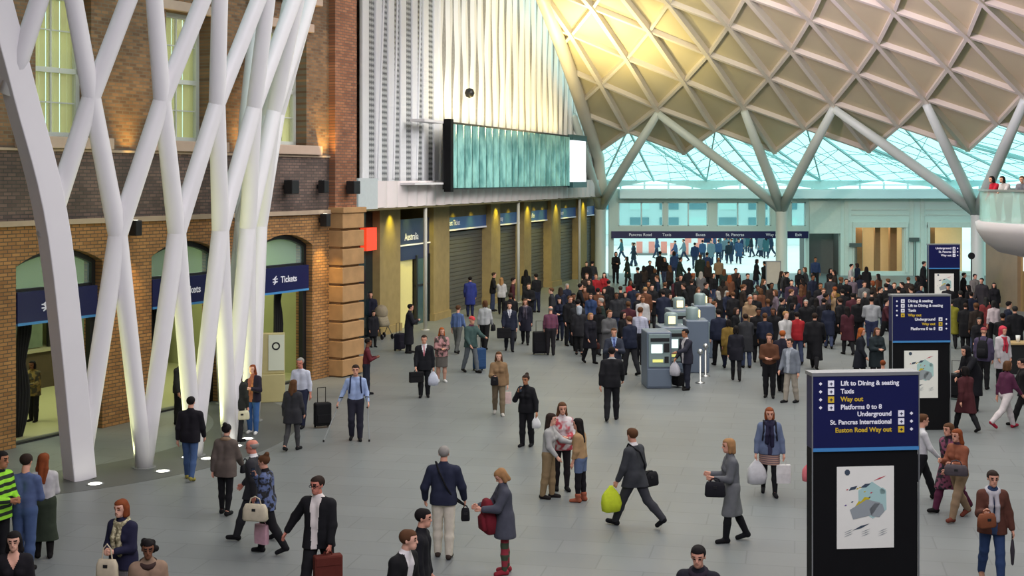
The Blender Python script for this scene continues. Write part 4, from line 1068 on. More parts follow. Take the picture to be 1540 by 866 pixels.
def hair_mesh(P, J, kind, vox):
    H = lambda *p: headpt(J, *p); HC, HR = J['head']; pr = []
    pr += [(H(0, .032, .04), H(0, -.018, .046), .088, .083)]
    up = HR @ V3(0, 0, 1); fw = HR @ V3(0, -1, 0)
    face = lambda X, Y, Z: np.minimum((X-HC[0])*fw[0]+(Y-HC[1])*fw[1]+(Z-HC[2])*fw[2]-.045, .07-((X-HC[0])*up[0]+(Y-HC[1])*up[1]+(Z-HC[2])*up[2]))
    cl = [face]
    if kind == 'short': cl.append(plane(HC+up*(-.045)-0*fw, -up)); cl.append(plane(HC+fw*.03-up*.0, (fw*.8-up*.75)/1.1))
    elif kind == 'bald': cl.append(plane(HC+up*.055, up)); cl.append(plane(HC+up*-.03, -up)); cl.append(plane(HC+fw*.01, fw))
    elif kind in ('long', 'pony', 'bob', 'bun', 'curly', 'vlong', 'hood'):
        T = J['T']
        if kind in ('long', 'vlong'):
            zz = -.24 if kind == 'long' else -.36
            for s in (1, -1): pr += [(H(.055*s, .03, .0), H(.07*s, .045, -.13), .045, .04), (H(.07*s, .045, -.13), H(.06*s, .075, zz), .045, .025)]
            pr += [(H(0, .06, 0), H(0, .1, zz), .06, .035)]
        elif kind == 'bob':
            for s in (1, -1): pr += [(H(.06*s, .02, .0), H(.066*s, .0, -.09), .042, .034), (H(.04*s, .06, 0), H(.045*s, .065, -.1), .05, .04)]
        elif kind == 'pony': pr += [(H(0, .1, .03), H(0, .14, -.04), .03, .035), (H(0, .14, -.04), H(0, .12, -.2), .035, .012)]; cl.append(plane(HC+up*(-.06), -up)) if 0 else None
        elif kind == 'bun': pr += [(H(0, .07, .1), H(0, .09, .12), .045, .045)]
        elif kind == 'curly':
            rnd = random.Random(3)
            for _ in range(22):
                a = rnd.uniform(0, 6.28); z = rnd.uniform(-.09, .12); q = .085 if z < .06 else .05
                y = q*math.sin(a); x = q*1.05*math.cos(a)
                if y < -.05 and z < .07: continue
                pr += [(H(x, y+.015, z), H(x*1.1, y*1.1+.015, z), .035, .035)]
        elif kind == 'hood':
            pr = [(H(0, .04, .04), H(0, .0, .04), .11, .105), (H(0, .05, -.03), H(0, .07, -.12), .1, .09)]
    elif kind == 'cap':
        pr = [(H(0, .03, .05), H(0, -.02, .055), .09, .086)]; cl = [plane(HC+up*.045, -up)]
    elif kind == 'beanie':
        pr = [(H(0, .03, .055), H(0, -.02, .065), .09, .086)]; cl = [plane(HC+up*.04, -up)]
    V, Q = sdf_mesh(pr, vox, .02, cl)
    if kind == 'cap' and P.get('brim', 1):
        V2, Q2 = sdf_mesh([(H(-.04, -.09, .05), H(.04, -.09, .05), .014, .014), (H(-.03, -.12, .045), H(.03, -.12, .045), .012, .012), (H(-.05, -.06, .05), H(.05, -.06, .05), .02, .02)], max(vox, .012), .03)
        Q2 = Q2+len(V); V = np.vstack([V, V2]); Q = np.vstack([Q, Q2])
    return V, Q, np.zeros(len(Q), int)
HAIRC = dict(black=(24, 20, 20), dark=(44, 32, 26), brown=(84, 56, 36), red=(122, 62, 32), blond=(150, 112, 74), grey=(140, 136, 130), white=(190, 188, 182), ginger=(150, 80, 36))
SKINS = dict(a=(208, 152, 128), b=(222, 170, 146), c=(120, 78, 56), d=(170, 116, 84), e=(200, 128, 108))
def body_faces(P, J, V, Q):
    HC, HR = J['head']; fc = (V[Q].mean(1)-HC) @ HR
    mi = np.zeros(len(Q), int)
    x, y, z = fc[:, 0], fc[:, 1], fc[:, 2]
    front = y < -.06
    mi[front & (np.abs(z+.052) < .009) & (np.abs(x) < .024)] = 1
    mi[front & (np.abs(z-.008) < .009) & (np.abs(np.abs(x)-.03) < .014)] = 2
    if P.get('lowres'): mi[mi == 2] = 0; mi[front & (np.abs(z-.008) < .007) & (np.abs(np.abs(x)-.03) < .009)] = 2; return mi
    mi[front & (np.abs(z-.036) < .007) & (np.abs(np.abs(x)-.032) < .02)] = 3
    return mi
MESHC = {}
def part_mesh(key, fn, J, nm):
    if key is not None and key in MESHC: return MESHC[key]
    V, Q, mi = fn(); V = V+V3(0, 0, J['z'])
    me = np_mesh(key[0] if key else 'part', V, Q, mi, nm)
    if key is not None: MESHC[key] = me
    return me
def place_part(name, me, mats, parent=None):
    o = bpy.data.objects.new(name, me); COL.objects.link(o)
    if parent: o.parent = parent
    for i, m in enumerate(mats):
        if i < len(o.material_slots):
            o.material_slots[i].link = 'OBJECT'; o.material_slots[i].material = m
    return o
ALLP = []
def person(P, share=False):
    """P: x, D, h, face, colours ...; returns (object, skeleton, matrix)"""
    D = P['D']; vox = P.get('vox') or (.0115 if D < 24 else .0145 if D < 31 else .018 if D < 40 else .024 if D < 50 else .03)
    if share: vox = .026 if D < 50 else .032
    P['lowres'] = vox > .0165
    J = skeleton(P); sc = P['h']/1.745
    pk = (P.get('pose', 'stand'), P.get('sex', 'm'), vox, P.get('hyaw', 0)) if share else None
    K = lambda n, *a: ((n,)+pk+a) if share else None
    fing = vox < .013
    def fb():
        V, Q = sdf_mesh(body_prims(P, J, fing), vox, .025); return V, Q, body_faces(P, J, V, Q)
    me = part_mesh(K('person_body'), fb, J, 4)
    hc = cloth(HAIRC[P.get('hair', 'dark')] if isinstance(P.get('hair', 'dark'), str) else P['hair']); sk = skin(SKINS[P.get('skin', 'a')])
    lip = cloth(tuple(int(c*.78) for c in SKINS[P.get('skin', 'a')]))
    b = place_part('person', me, [sk, lip, cloth((40, 30, 28)), hc])
    b.location = ((P['x']-770)/F*D, D, P.get('z', 0)); b.rotation_euler = (0, 0, R(P.get('face', 0))); b.scale = (sc,)*3
    tag(b, P['label'], 'person', P.get('group'))
    hk = P.get('hk', 'short')
    if hk: place_part('hood' if hk == 'hood' else 'cap' if hk in ('cap', 'beanie') else 'hair', part_mesh(K('hair', hk), lambda: hair_mesh(P, J, hk, min(vox, .02)), J, 1), [cloth(P['capc']) if 'capc' in P else hc], b)
    tk = P.get('top', 'jacket')
    inner = cloth(P['inner']) if 'inner' in P else cloth(P['tc'])
    tm = P.get('tmat') or cloth(P['tc'])
    place_part({'tee': 'tee_shirt', 'suit': 'suit_jacket', 'longcoat': 'coat'}.get(tk, tk), part_mesh(K('top', tk, P.get('open'), P.get('tie') is not None, P.get('skinv')), lambda: top_mesh(P, J, tk, vox), J, 4), [tm, inner, cloth(P.get('tie') or P['tc']), sk], b)
    bk = P.get('bot', 'trousers')
    if bk in ('skirt', 'longskirt', 'shorts', 'none'):
        if P.get('tights'):
            place_part('tights', part_mesh(K('tights'), lambda: bottom_mesh(P, J, 'leggings', vox), J, 1), [P.get('tightsmat') or cloth(P['tights'])], b)
    if bk != 'none': place_part({'longskirt': 'skirt'}.get(bk, bk), part_mesh(K('bottom', bk), lambda: bottom_mesh(P, J, bk, vox), J, 1), [P.get('bmat') or cloth(P['bc'])], b)
    for key in ('legL', 'legRr'):
        place_part('boot' if P.get('boots') else 'shoe', part_mesh(K('shoe', key), lambda: shoe_mesh(P, J, key, min(vox, .02)), J, 1), [cloth(P.get('sc', (22, 20, 20)))], b)
    if P.get('scarf'):
        T = J['T']; pr = []
        for a in range(12):
            p0, p1 = [T(.085*math.cos(6.283*q/12), .01+.075*math.sin(6.283*q/12), .5-.03*math.sin(6.283*q/12)) for q in (a, a+1)]
            pr.append((p0, p1, .034, .034))
        if P.get('scarftail', 1):
            for s in (.035, -.045): pr += [(T(s, .09, .46), T(s*1.2, .15, .3), .034, .036), (T(s*1.2, .15, .3), T(s*1.3, .13, .08 if s > 0 else .14), .036, .04)]
        place_part('scarf', part_mesh(None, lambda: (*sdf_mesh(pr, .014, .02), None), J, 1), [P.get('scarfmat') or cloth(P['scarf'])], b)
    if P.get('glasses'):
        H = lambda *p: Vector(headpt(J, *p)+V3(0, 0, J['z'])); g = MB()
        for s in (1, -1):
            c = [H(s*.032+.024*math.cos(t*.785), -.104, .008+.016*math.sin(t*.785)) for t in range(9)]
            g.tube(c, .004, 5, cap=False); g.tube([H(s*.056, -.1, .012), H(s*.08, .0, .015)], .003, 5)
        g.tube([H(-.01, -.106, .01), H(.01, -.106, .01)], .003, 5); g.build('glasses', M_black, b)
    if P.get('packc'):       # worn rucksack stays with the wearer
        T = J['T']; q = lambda *a: T(*a)+V3(0, 0, J['z'])
        ob = backpack(cloth(P['packc']), name='backpack'); ob.parent = b
        p = q(0, -.2, .44); ob.location = p; ob.rotation_euler = (0, 0, R(180))
        st = MB()
        for s in (1, -1): st.tube([q(s*.09, -.14, .42), q(s*.11, -.05, .53), q(s*.115, .06, .52), q(s*.12, .135, .36), q(s*.14, .1, .18), q(s*.12, -.12, .1)], .018, 6)
        st.build('strap', cloth(P['packc']), ob, M=ob.matrix_basis.inverted() if False else (Matrix.Translation(Vector(p)) @ Matrix.Rotation(R(180), 4, 'Z')).inverted())
    J['M'] = b.location, R(P.get('face', 0)), sc
    b['kind'] = 'thing'
    return b, J
def jw(J, p):
    """joint position to world"""
    loc, a, s = J['M']; p = Vector(p)+Vector((0, 0, J['z'])); p = p*s
    return Matrix.Rotation(a, 3, 'Z') @ p+Vector(loc)
def hand(J, side): S, El, Wr, d, n, sd = J['a'+side]; return jw(J, Wr+d*.1+n*.02)

# ---------------------------------------------------------------- bags
def loft(rings, n=18, e=.55):
    vs = []; fs = []
    for (z, w, d, x, y) in rings:
        for k in range(n):
            a = 2*math.pi*k/n; c, s = math.cos(a), math.sin(a)
            vs.append((x+w*math.copysign(abs(c)**e, c), y+d*math.copysign(abs(s)**e, s), z))
    m = len(rings)
    for i in range(m-1):
        for k in range(n): fs.append((i*n+k, i*n+(k+1) % n, (i+1)*n+(k+1) % n, (i+1)*n+k))
    fs += [tuple(range(n-1, -1, -1)), tuple((m-1)*n+k for k in range(n))]
    return vs, fs
def plastic_bag(m, s=1.0, name='carrier_bag'):
    vs, fs = loft([(-.44*s, .10*s, .05*s, 0, 0), (-.42*s, .15*s, .08*s, 0, 0), (-.3*s, .17*s, .10*s, .01, 0), (-.18*s, .15*s, .08*s, 0, 0), (-.1*s, .1*s, .05*s, 0, 0), (-.04, .045, .02, 0, 0), (-.01, .03, .012, 0, 0)])
    return MB().add(vs, fs).build(name, m, None, True)
def paper_bag(m, s=1.0, name='shopping_bag'):
    vs, fs = loft([(-.5*s, .15*s, .06*s, 0, 0), (-.3*s, .155*s, .065*s, 0, 0), (-.12*s, .15*s, .05*s, 0, 0)], e=.3)
    o = MB().add(vs, fs).build(name, m)
    MB().tube([(-.06, .03, -.12*s), (-.05, .0, -.02), (.05, 0, -.02), (.06, .03, -.12*s)], .006, 6).build('handle', m, o)
    return o
def handbag(m, w=.17, h=.22, d=.06, name='handbag', hl=.2):
    vs, fs = loft([(-hl-h, w*.9, d*.9, 0, 0), (-hl-h*.9, w, d, 0, 0), (-hl-h*.3, w*.95, d*.9, 0, 0), (-hl-h*.02, w*.8, d*.55, 0, 0), (-hl, w*.75, d*.4, 0, 0)], e=.45)
    o = MB().add(vs, fs).build(name, m, None, True)
    MB().tube([(-w*.5, 0, -hl-.02), (-w*.35, 0, -hl*.3), (0, 0, 0), (w*.35, 0, -hl*.3), (w*.5, 0, -hl-.02)], .01, 6).build('handle', m, o)
    MB().bbox(-.03, .03, -d*1.02, -d*.85, -hl-.1, -hl-.06).build('clasp', M_dark, o)
    return o
def briefcase(m, name='briefcase', w=.2, h=.29, d=.06):
    o = MB().bbox(-w, w, -d, d, -h-.04, -.04).build(name, m, None, False, bevel=.02)
    MB().tube([(-.06, 0, -.04), (-.05, 0, 0), (.05, 0, 0), (.06, 0, -.04)], .01, 6).build('handle', m, o)
    MB().bbox(-w*.9, w*.9, -d-.008, -d+.002, -h*.55, -.06).build('flap', m, o, bevel=.01)
    return o
def suitcase(m, w=.22, h=.62, d=.13, name='suitcase', hh=.35):
    o = MB().bbox(-w, w, -d, d, .05, h).build(name, m, None, False, bevel=.04)
    g = MB().tube([(-w*.5, d*.6, h), (-w*.5, d*.6, h+hh), (w*.5, d*.6, h+hh), (w*.5, d*.6, h)], .011, 6); g.build('pull_handle', M_dark, o)
    for x in (-w*.8, w*.8): MB().tube([(x-.015, d*.7, .035), (x+.015, d*.7, .035)], .035, 12).build('wheel', M_black, o)
    MB().bbox(-w*.8, w*.8, -d-.02, -d, .12, h*.55).build('pocket', m, o, bevel=.015)
    return o
def backpack(m, s=1.0, name='rucksack'):
    vs, fs = loft([(-.48*s, .12*s, .06*s, 0, -.01), (-.46*s, .15*s, .09*s, 0, 0), (-.3*s, .155*s, .1*s, 0, 0), (-.1*s, .14*s, .085*s, 0, 0), (0, .1*s, .05*s, 0, 0), (.02*s, .05*s, .02*s, 0, 0)], e=.6)
    o = MB().add(vs, fs).build(name, m, None, True)
    vs, fs = loft([(-.42*s, .10*s, .03*s, 0, -.1*s), (-.4*s, .115*s, .05*s, 0, -.1*s), (-.24*s, .11*s, .045*s, 0, -.1*s), (-.2*s, .08*s, .02*s, 0, -.09*s)])
    MB().add(vs, fs).build('pocket', m, o, True)
    return o
def put(o, loc, rz, label, cat, group=None, tilt=0):
    o.location = loc; o.rotation_euler = (R(tilt), 0, R(rz)); tag(o, label, cat, group); return o
def cross_strap(J, P, side, to, m, parent):
    T = J['T']; inv = (Matrix.Translation(parent.location) @ parent.rotation_euler.to_matrix().to_4x4()).inverted()
    s = -side
    pts = [jw(J, T(s*.13, .02, .56)), jw(J, T(s*.05, .15, .4)), jw(J, T(side*.06, .165, .2)), jw(J, T(side*.17, .1, .0)), to]
    pts2 = [jw(J, T(s*.13, .02, .56)), jw(J, T(s*.05, -.15, .42)), jw(J, T(side*.06, -.165, .2)), jw(J, T(side*.17, -.08, .0)), to]
    MB().tube([inv @ p for p in pts], .016, 6).tube([inv @ p for p in pts2], .016, 6).build('strap', m, parent)
def pat(name, kind, c1, c2, scale=20):
    m, nt, b = node_mat(name); tc = nt.nodes.new('ShaderNodeTexCoord')
    mx = nt.nodes.new('ShaderNodeMix'); mx.data_type = 'RGBA'; mx.inputs[6].default_value = (*lin(*c1), 1); mx.inputs[7].default_value = (*lin(*c2), 1)
    def band(axis, sc):
        w = nt.nodes.new('ShaderNodeTexWave'); w.bands_direction = axis; w.inputs['Scale'].default_value = sc; w.inputs['Distortion'].default_value = 0
        nt.links.new(tc.outputs['Object'], w.inputs['Vector']); return w.outputs['Fac']
    if kind == 'bands':
        cr = nt.nodes.new('ShaderNodeValToRGB'); cr.color_ramp.interpolation = 'CONSTANT'; cr.color_ramp.elements[1].position = .5
        nt.links.new(band('Z', scale), cr.inputs[0]); nt.links.new(cr.outputs[0], mx.inputs[0])
    elif kind == 'plaid':
        a = nt.nodes.new('ShaderNodeMath'); a.operation = 'MULTIPLY'; nt.links.new(band('Z', scale), a.inputs[0]); nt.links.new(band('X', scale), a.inputs[1]); nt.links.new(a.outputs[0], mx.inputs[0])
    elif kind == 'stripe': nt.links.new(band('X', scale), mx.inputs[0])
    else:
        n = nt.nodes.new('ShaderNodeTexNoise'); n.inputs['Scale'].default_value = scale; n.inputs['Detail'].default_value = 1
        cr = nt.nodes.new('ShaderNodeValToRGB'); cr.color_ramp.elements[0].position = .45; cr.color_ramp.elements[1].position = .55
        nt.links.new(tc.outputs['Object'], n.inputs['Vector']); nt.links.new(n.outputs['Fac'], cr.inputs[0]); nt.links.new(cr.outputs[0], mx.inputs[0])
    nt.links.new(mx.outputs[2], b.inputs['Base Color']); b.inputs['Roughness'].default_value = .85
    return m
# ================================================================= people of the foreground and middle
def N(x, yh, yf, label, h=None, **k):
    if yf: D = 12000/(yf-HOR); h = h or min(1.92, max(1.5, (yf-yh)*D/2000))
    else: D = (6-h)*2000/(yh-HOR)
    k.update(x=x, D=D, h=h, label=label)
    return person(k)
K_ = (24, 24, 27); NV = (34, 38, 56); CH = (54, 56, 62); GR = (110, 112, 112); DJ = (62, 84, 120); KH = (134, 116, 88); WH = (205, 205, 205)
shopg = 'carried bags'

def phone_at(p, rz, label):
    o = MB().bbox(-.034, .034, -.006, .006, -.07, .07).build('phone', M_black, None, bevel=.005); MB().bbox(-.03, .03, -.0075, -.006, -.06, .06).build('screen', mat('phone_screen', (.03, .04, .06), .15), o)
    put(o, p, rz, label, 'phone')
# --- left edge group
o, J = N(-4, 675, 868, 'man in a yellow high visibility vest at the left edge, dark hair', face=70, tc=(30, 34, 36), inner=(30, 34, 36), bc=K_, hyaw=10, pose='hold', sex='m', hair='black', skin='d',
         top='jacket', tmat=pat('hi_vis_fabric', 'bands', (30, 40, 30), (150, 220, 50), 3.2))
o, J = N(37, 682, 858, 'man in a blue shirt and blue trousers seen from behind, far left', face=176, top='shirt', tc=(78, 92, 128), bot='trousers', bc=(68, 86, 122), hair='dark', pose='hold', hpitch=12)
o, J = N(66, 681, 838, 'woman with long red hair and long green skirt beside the blue shirted man', face=-160, hyaw=-30, sex='f', hk='vlong', hair='red', top='sweater', tc=(178, 176, 176), bot='longskirt', shem=.3, bc=(48, 56, 44), tights=K_, boots=.4, pose='hold')
o, J = N(22, 796, None, 'woman with shoulder length dark hair and black cardigan, bottom left corner', h=1.68, face=12, hyaw=0, sex='f', hk='long', hair='black', top='cardigan', tc=(28, 26, 30), skinv=1, bc=K_, skin='b')
o, J = N(186, 748, None, 'woman with short reddish hair, cream scarf, navy jacket and grey skirt', h=1.70, face=-22, sex='f', hk='bob', hair='red', top='jacket', hem=.78, tc=(36, 36, 58), scarf=(176, 168, 130), scarfmat=pat('cream_knit', 'spots', (190, 182, 146), (130, 122, 92), 26), bot='skirt', shem=.5, bc=(96, 92, 90), bmat=pat('grey_tweed', 'plaid', (84, 82, 84), (120, 112, 104), 14), tights=(168, 130, 112), boots=.4, pose='hold', skin='b')
put(handbag(cloth((196, 184, 158)), .15, .26, .06), hand(J, 'L')+Vector((.02, -.02, .12)), -10, 'cream tote bag on the arm of the woman with the cream scarf', 'bag', shopg)
o, J = N(223, 808, None, 'woman with curly black hair and beige coat at the bottom left', h=1.65, face=14, sex='f', hk='curly', hair='black', skin='c', top='coat', tc=(142, 118, 98), scarf=(60, 44, 40), scarftail=0, bc=K_)

# --- by the struts
o, J = N(286, 595, 721, 'man in black jacket and blue jeans walking away beside the struts', face=178, top='jacket', tc=(26, 24, 30), bot='jeans', bc=(64, 86, 124), hair='black', hk='short', pose='stroll', wide=1.08, sc=(150, 140, 70))
o, J = N(339, 637, 773, 'woman in taupe coat with fur collar and black leggings, back turned', face=168, sex='f', top='coat', hem=.74, tc=(92, 82, 76), bot='leggings', bc=K_, hair='black', hk='bun', scarf=(140, 116, 92), scarftail=0, pose='walk', over=dict(L=(6, 4), Rr=(-5, 8)), sc=K_)
b_ = put(handbag(cloth(K_), .11, .15, .04, hl=.1), hand(J, 'R')+Vector((.05, 0, .15)), 60, 'small black handbag of the woman in the taupe coat', 'bag', shopg)
o, J = N(384, 662, 812, 'bald man in dark suit striding left behind the woman with the cream bag', face=-100, top='suit', tc=(50, 50, 54), inner=WH, bc=(46, 46, 50), hk='bald', hair='grey', skin='e', pose='walk', sc=K_, h=1.72)
o, J = N(402, 682, 832, 'woman in black and blue patterned jacket holding a phone, cream bag', face=-95, hyaw=-10, hpitch=16, sex='f', top='jacket', hem=.8, tc=K_, tmat=pat('blue_black_print', 'spots', (24, 24, 30), (84, 98, 136), 13), bc=K_, hair='brown', hk='bun', pose='phone', over=dict(L=(-18, 14), Rr=(12, 5)), sc=K_)
phone_at(hand(J, 'R'), 40, 'dark phone in the raised hand of the woman in patterned jacket')
put(handbag(cloth((194, 184, 160)), .21, .26, .07, hl=.12), hand(J, 'L')+Vector((.06, -.16, .3)), -14, 'large cream shoulder bag carried by the woman in patterned jacket', 'bag', shopg)
put(paper_bag(cloth((190, 150, 160)), .8), hand(J, 'L')+Vector((.12, .05, -.1)), -30, 'pink and white paper bag beside the large cream shoulder bag', 'bag', shopg)
o, J = N(358, 562, 664, 'woman with long fair hair and dark coat standing under the struts', face=150, sex='f', hk='long', hair='brown', top='jacket', tc=(42, 44, 40), bc=(40, 40, 42), bot='jeans', pose='stand', h=1.66)
put(handbag(cloth((206, 202, 170)), .17, .2, .06, hl=.1), hand(J, 'R')+Vector((-.1, -.12, .12)), 10, 'cream leather handbag of the fair haired woman under the struts', 'bag', shopg)
o, J = N(380, 562, 652, 'woman with red hair, dark jacket, rust top and bright blue jeans', face=-8, sex='f', hk='long', hair='red', top='jacket', tc=(38, 34, 46), inner=(150, 92, 70), open='wide', bc=(60, 96, 150), bot='jeans', pose='fold', skin='b', over=dict(aR=(5, 10, 15, 5)), h=1.66, sc=WH)
o, J = N(453, 536, 642, 'grey haired man in white shirt pulling black luggage', face=-14, hair='grey', top='shirt', tc=(188, 192, 206), bc=(38, 42, 62), skin='e', pose='stroll', sc=K_, fat=1.08)
put(suitcase(cloth(K_), .2, .6, .12), Vector((J['M'][0].x+.52, J['M'][0].y-.05, 0)), 25, 'black wheeled suitcase pulled by the man in white shirt', 'suitcase', 'wheeled suitcases', 0)
o, J = N(440, 570, 677, 'woman in charcoal coat and grey leggings walking away by the third arch', face=165, sex='f', hk='long', hair='brown', top='coat', hem=.68, tc=(48, 48, 52), bot='leggings', bc=(66, 66, 68), pose='stroll', sc=K_, over=dict(L=(-8, 20), Rr=(8, 3)))
o, J = N(535, 547, 662, 'man in light blue shirt walking on two crutches', face=4, hair='dark', top='shirt', tc=(150, 168, 206), bc=(42, 42, 54), skin='a', pose='stroll', packc=(34, 42, 70), over=dict(aL=(-4, 14, 40, 0), aR=(-4, 22, 30, -10), L=(3, 2), Rr=(8, 30)), sc=K_)
for sd, dx, dy, lab in (('L', .03, .05, 'silver crutch in the left hand of the man in light blue shirt'), ('R', -.32, -.02, 'silver crutch slanting outwards, under the right hand of that man')):
    hp = hand(J, sd); ft = Vector((hp.x+dx, hp.y+dy, .0)); r = empty('crutch', ft); tag(r, lab, 'crutch', 'crutches')
    t = hp-ft; u = t.normalized()
    MB().tube([Vector((0, 0, .02)), t+u*.22], .013, 8).build('shaft', mat('crutch_alloy', (.6, .62, .64), .3, .6), r)
    MB().tube([t-Vector((0, .0, .01)), t+Vector((0, -.11, .0))], .018, 8).build('handle', M_dark, r); MB().tube([t+u*.22+Vector((-.04, 0, 0)), t+u*.24+Vector((0, -.05, 0)), t+u*.22+Vector((.04, 0, 0))], .012, 6).build('cuff', M_dark, r)
    MB().tube([Vector((0, 0, 0)), Vector((0, 0, .05))], .022, 8).build('rubber_foot', M_dark, r)
o, J = N(551, 508, 594, 'man in maroon shirt standing beside the rusticated pier', face=95, top='shirt', tc=(88, 34, 42), bc=(36, 38, 50), hair='black', skin='c', pose='fold', sc=K_)
# --- suits
o, J = N(480, 708, None, 'man with glasses in black suit and open white shirt carrying a brown bag', h=1.82, face=-18, hyaw=-14, hair='dark', hk='short', skin='e', top='suit', tc=(27, 27, 30), inner=(214, 206, 200), open='wide', bc=(27, 27, 30), glasses=1, pose='walk2', fat=1.1, wide=1.05, over=dict(aR=(-10, 38, 22, -10), aL=(8, 8, 10, 4)), sc=K_)
put(briefcase(cloth((92, 42, 34)), 'leather_bag', .2, .32, .08), hand(J, 'L'), 20, 'brown leather bag in the hand of the man with glasses', 'bag', shopg)
o, J = N(597, 790, None, 'man in black suit and white shirt leaning forward at the bottom edge', h=1.78, face=62, hyaw=18, lean=12, hair='brown', top='suit', tc=(24, 24, 26), inner=(212, 208, 206), open='wide', bc=K_, skin='b', hpitch=2)
o, J = N(630, 763, None, 'young man in black jacket in profile behind the suited man, bottom edge', h=1.75, face=82, hair='black', top='jacket', tc=(26, 26, 30), bc=K_, skin='a')
o, J = N(667, 670, 838, 'man in navy jacket and cream trousers walking away, seen from behind', face=176, hair='grey', hk='short', top='jacket', hem=.84, tc=(38, 42, 60), bc=(206, 198, 180), pose='walk2', wide=1.1, over=dict(L=(6, 4), Rr=(-4, 6), aL=(-6, 20, 35, 10), aR=(8, 18, 20, 5)), sc=(60, 50, 44))
c_ = put(handbag(cloth((24, 24, 28)), .07, .2, .05, 'camera_case', .04), hand(J, 'R')+Vector((.02, 0, -.02)), 10, 'black camera case hanging beside the cream trousers', 'bag', shopg); cross_strap(J, {}, -1, c_.location+Vector((0, 0, .0)), cloth((20, 20, 24)), c_)
stripey = pat('red_green_knit_bands', 'bands', (140, 40, 52), (58, 70, 50), 1.6)
o, J = N(759, 703, 862, 'fair haired woman in grey coat and striped leggings looking into a red rucksack', face=-78, hpitch=38, sex='f', hk='bob', hair='blond', top='coat', hem=.62, flare=.035, tc=(72, 74, 84), bot='leggings', bc=(120, 50, 52), bmat=stripey, pose='hold', sc=(140, 44, 54), over=dict(aL=(30, 8, 60, 12), aR=(30, 8, 55, 12)))
put(backpack(cloth((112, 32, 42)), 1.05), Vector((J['M'][0].x-.27, J['M'][0].y-.02, 1.12)), -70, 'open red rucksack held by the fair haired woman in grey coat', 'rucksack', shopg, 6)
# --- trio
o, J = N(825, 620, 749, 'girl with long brown hair, pale grey hoodie and khaki trousers, left of three', face=72, sex='f', hk='vlong', hair='dark', top='sweater', tc=(160, 160, 158), bot='trousers', bc=(136, 116, 86), pose='reach', boots=.35, sc=(34, 30, 30), skin='b')
o, J = N(845, 603, 737, 'girl in white and red patterned top, facing forward between her two friends', face=8, sex='f', hk='long', hair='brown', top='cardigan', hem=.8, tc=(190, 180, 180), tmat=pat('red_white_print', 'spots', (205, 196, 196), (170, 60, 70), 7), bot='leggings', bc=(40, 36, 40), pose='hold', sc=K_)
o, J = N(873, 628, 754, 'girl in tan jacket, denim shorts and black tights, right of three', face=-112, sex='f', hk='vlong', hair='black', top='jacket', hem=.92, tc=(160, 130, 94), bot='shorts', bc=(92, 108, 138), tights=(26, 24, 28), pose='stand', boots=.15, sc=(150, 84, 62))
o, J = N(955, 637, 792, 'man in charcoal suit striding away with a lime green carrier bag', face=-128, hyaw=-20, hair='brown', top='suit', tc=(58, 60, 64), inner=(210, 206, 206), bc=(52, 53, 58), pose='walk', over=dict(L=(26, 4), Rr=(-26, 24), aL=(12, 10, 14, 0), aR=(-6, 10, 15, 0)), sc=K_)
put(plastic_bag(cloth((190, 206, 50)), 1.05), hand(J, 'L')+Vector((-.08, -.05, .03)), 20, 'lime green carrier bag in the hand of the man in charcoal suit', 'bag', shopg)
c_ = put(handbag(cloth((24, 24, 28)), .2, .24, .07, 'shoulder_bag', .02), hand(J, 'R')+Vector((.16, .06, .22)), 40, 'black shoulder bag on the hip of the man in charcoal suit', 'bag', shopg); cross_strap(J, {}, -1, c_.location, cloth((20, 20, 24)), c_)
o, J = N(1101, 657, 814, 'fair haired woman in grey cardigan and grey skirt, facing left', face=-86, sex='f', hk='bob', hair='blond', top='cardigan', hem=.85, tc=(98, 100, 104), bot='skirt', shem=.46, bc=(110, 112, 114), tights=K_, pose='stroll', boots=.5, sc=K_, over=dict(aL=(15, 8, 80, 10), aR=(12, 8, 85, 10)))
put(handbag(cloth((28, 28, 34)), .17, .24, .07, hl=.06), hand(J, 'L')+Vector((.1, -.12, .02)), -8, 'black bag held to the front of the woman in grey skirt', 'bag', shopg)
o, J = N(1157, 610, 744, 'woman in denim jacket and dark scarf with white bags in both hands', face=-6, sex='f', hk='bob', hair='red', top='jacket', hem=.82, tc=(96, 108, 134), inner=(50, 50, 72), open='wide', scarf=(36, 34, 56), bot='skirt', shem=.62, bc=(150, 122, 112), bmat=pat('tan_striped_knit', 'bands', (160, 128, 112), (98, 80, 88), 8), tights=K_, pose='stroll', sc=K_, over=dict(aL=(3, 14, 10, 0), aR=(3, 14, 10, 0)), packc=(26, 26, 34))
put(plastic_bag(cloth((190, 190, 192)), 1.1), hand(J, 'R'), 10, 'white carrier bag in the right hand of the woman in denim jacket', 'bag', shopg)
put(paper_bag(cloth((206, 204, 202)), .9), hand(J, 'L'), 0, 'stiff white bag in the left hand of the woman in denim jacket', 'bag', shopg)
o, J = N(1051, 817, None, 'dark haired man in black coat at the bottom edge, right of centre', h=1.76, face=-16, hpitch=10, hair='black', top='jacket', tc=(32, 32, 40), bc=K_, scarf=(40, 34, 44), scarftail=0, skin='a')
o, J = N(792, 562, 671, 'woman in black with hair up, speaking into a phone', face=-24, sex='f', hk='bun', hair='dark', top='cardigan', hem=.82, tc=(24, 24, 28), bot='trousers', bc=(24, 24, 28), pose='phone', sc=K_, skin='d', over=dict(L=(-3, 6), Rr=(4, 3), aL=(0, 20, 20, 0)))
phone_at(hand(J, 'R'), 40, 'dark phone held to the face of the woman in black with hair up')
put(plastic_bag(cloth((205, 206, 206)), .6), hand(J, 'L'), 0, 'small white carrier bag of the woman in black on the phone', 'bag', shopg)
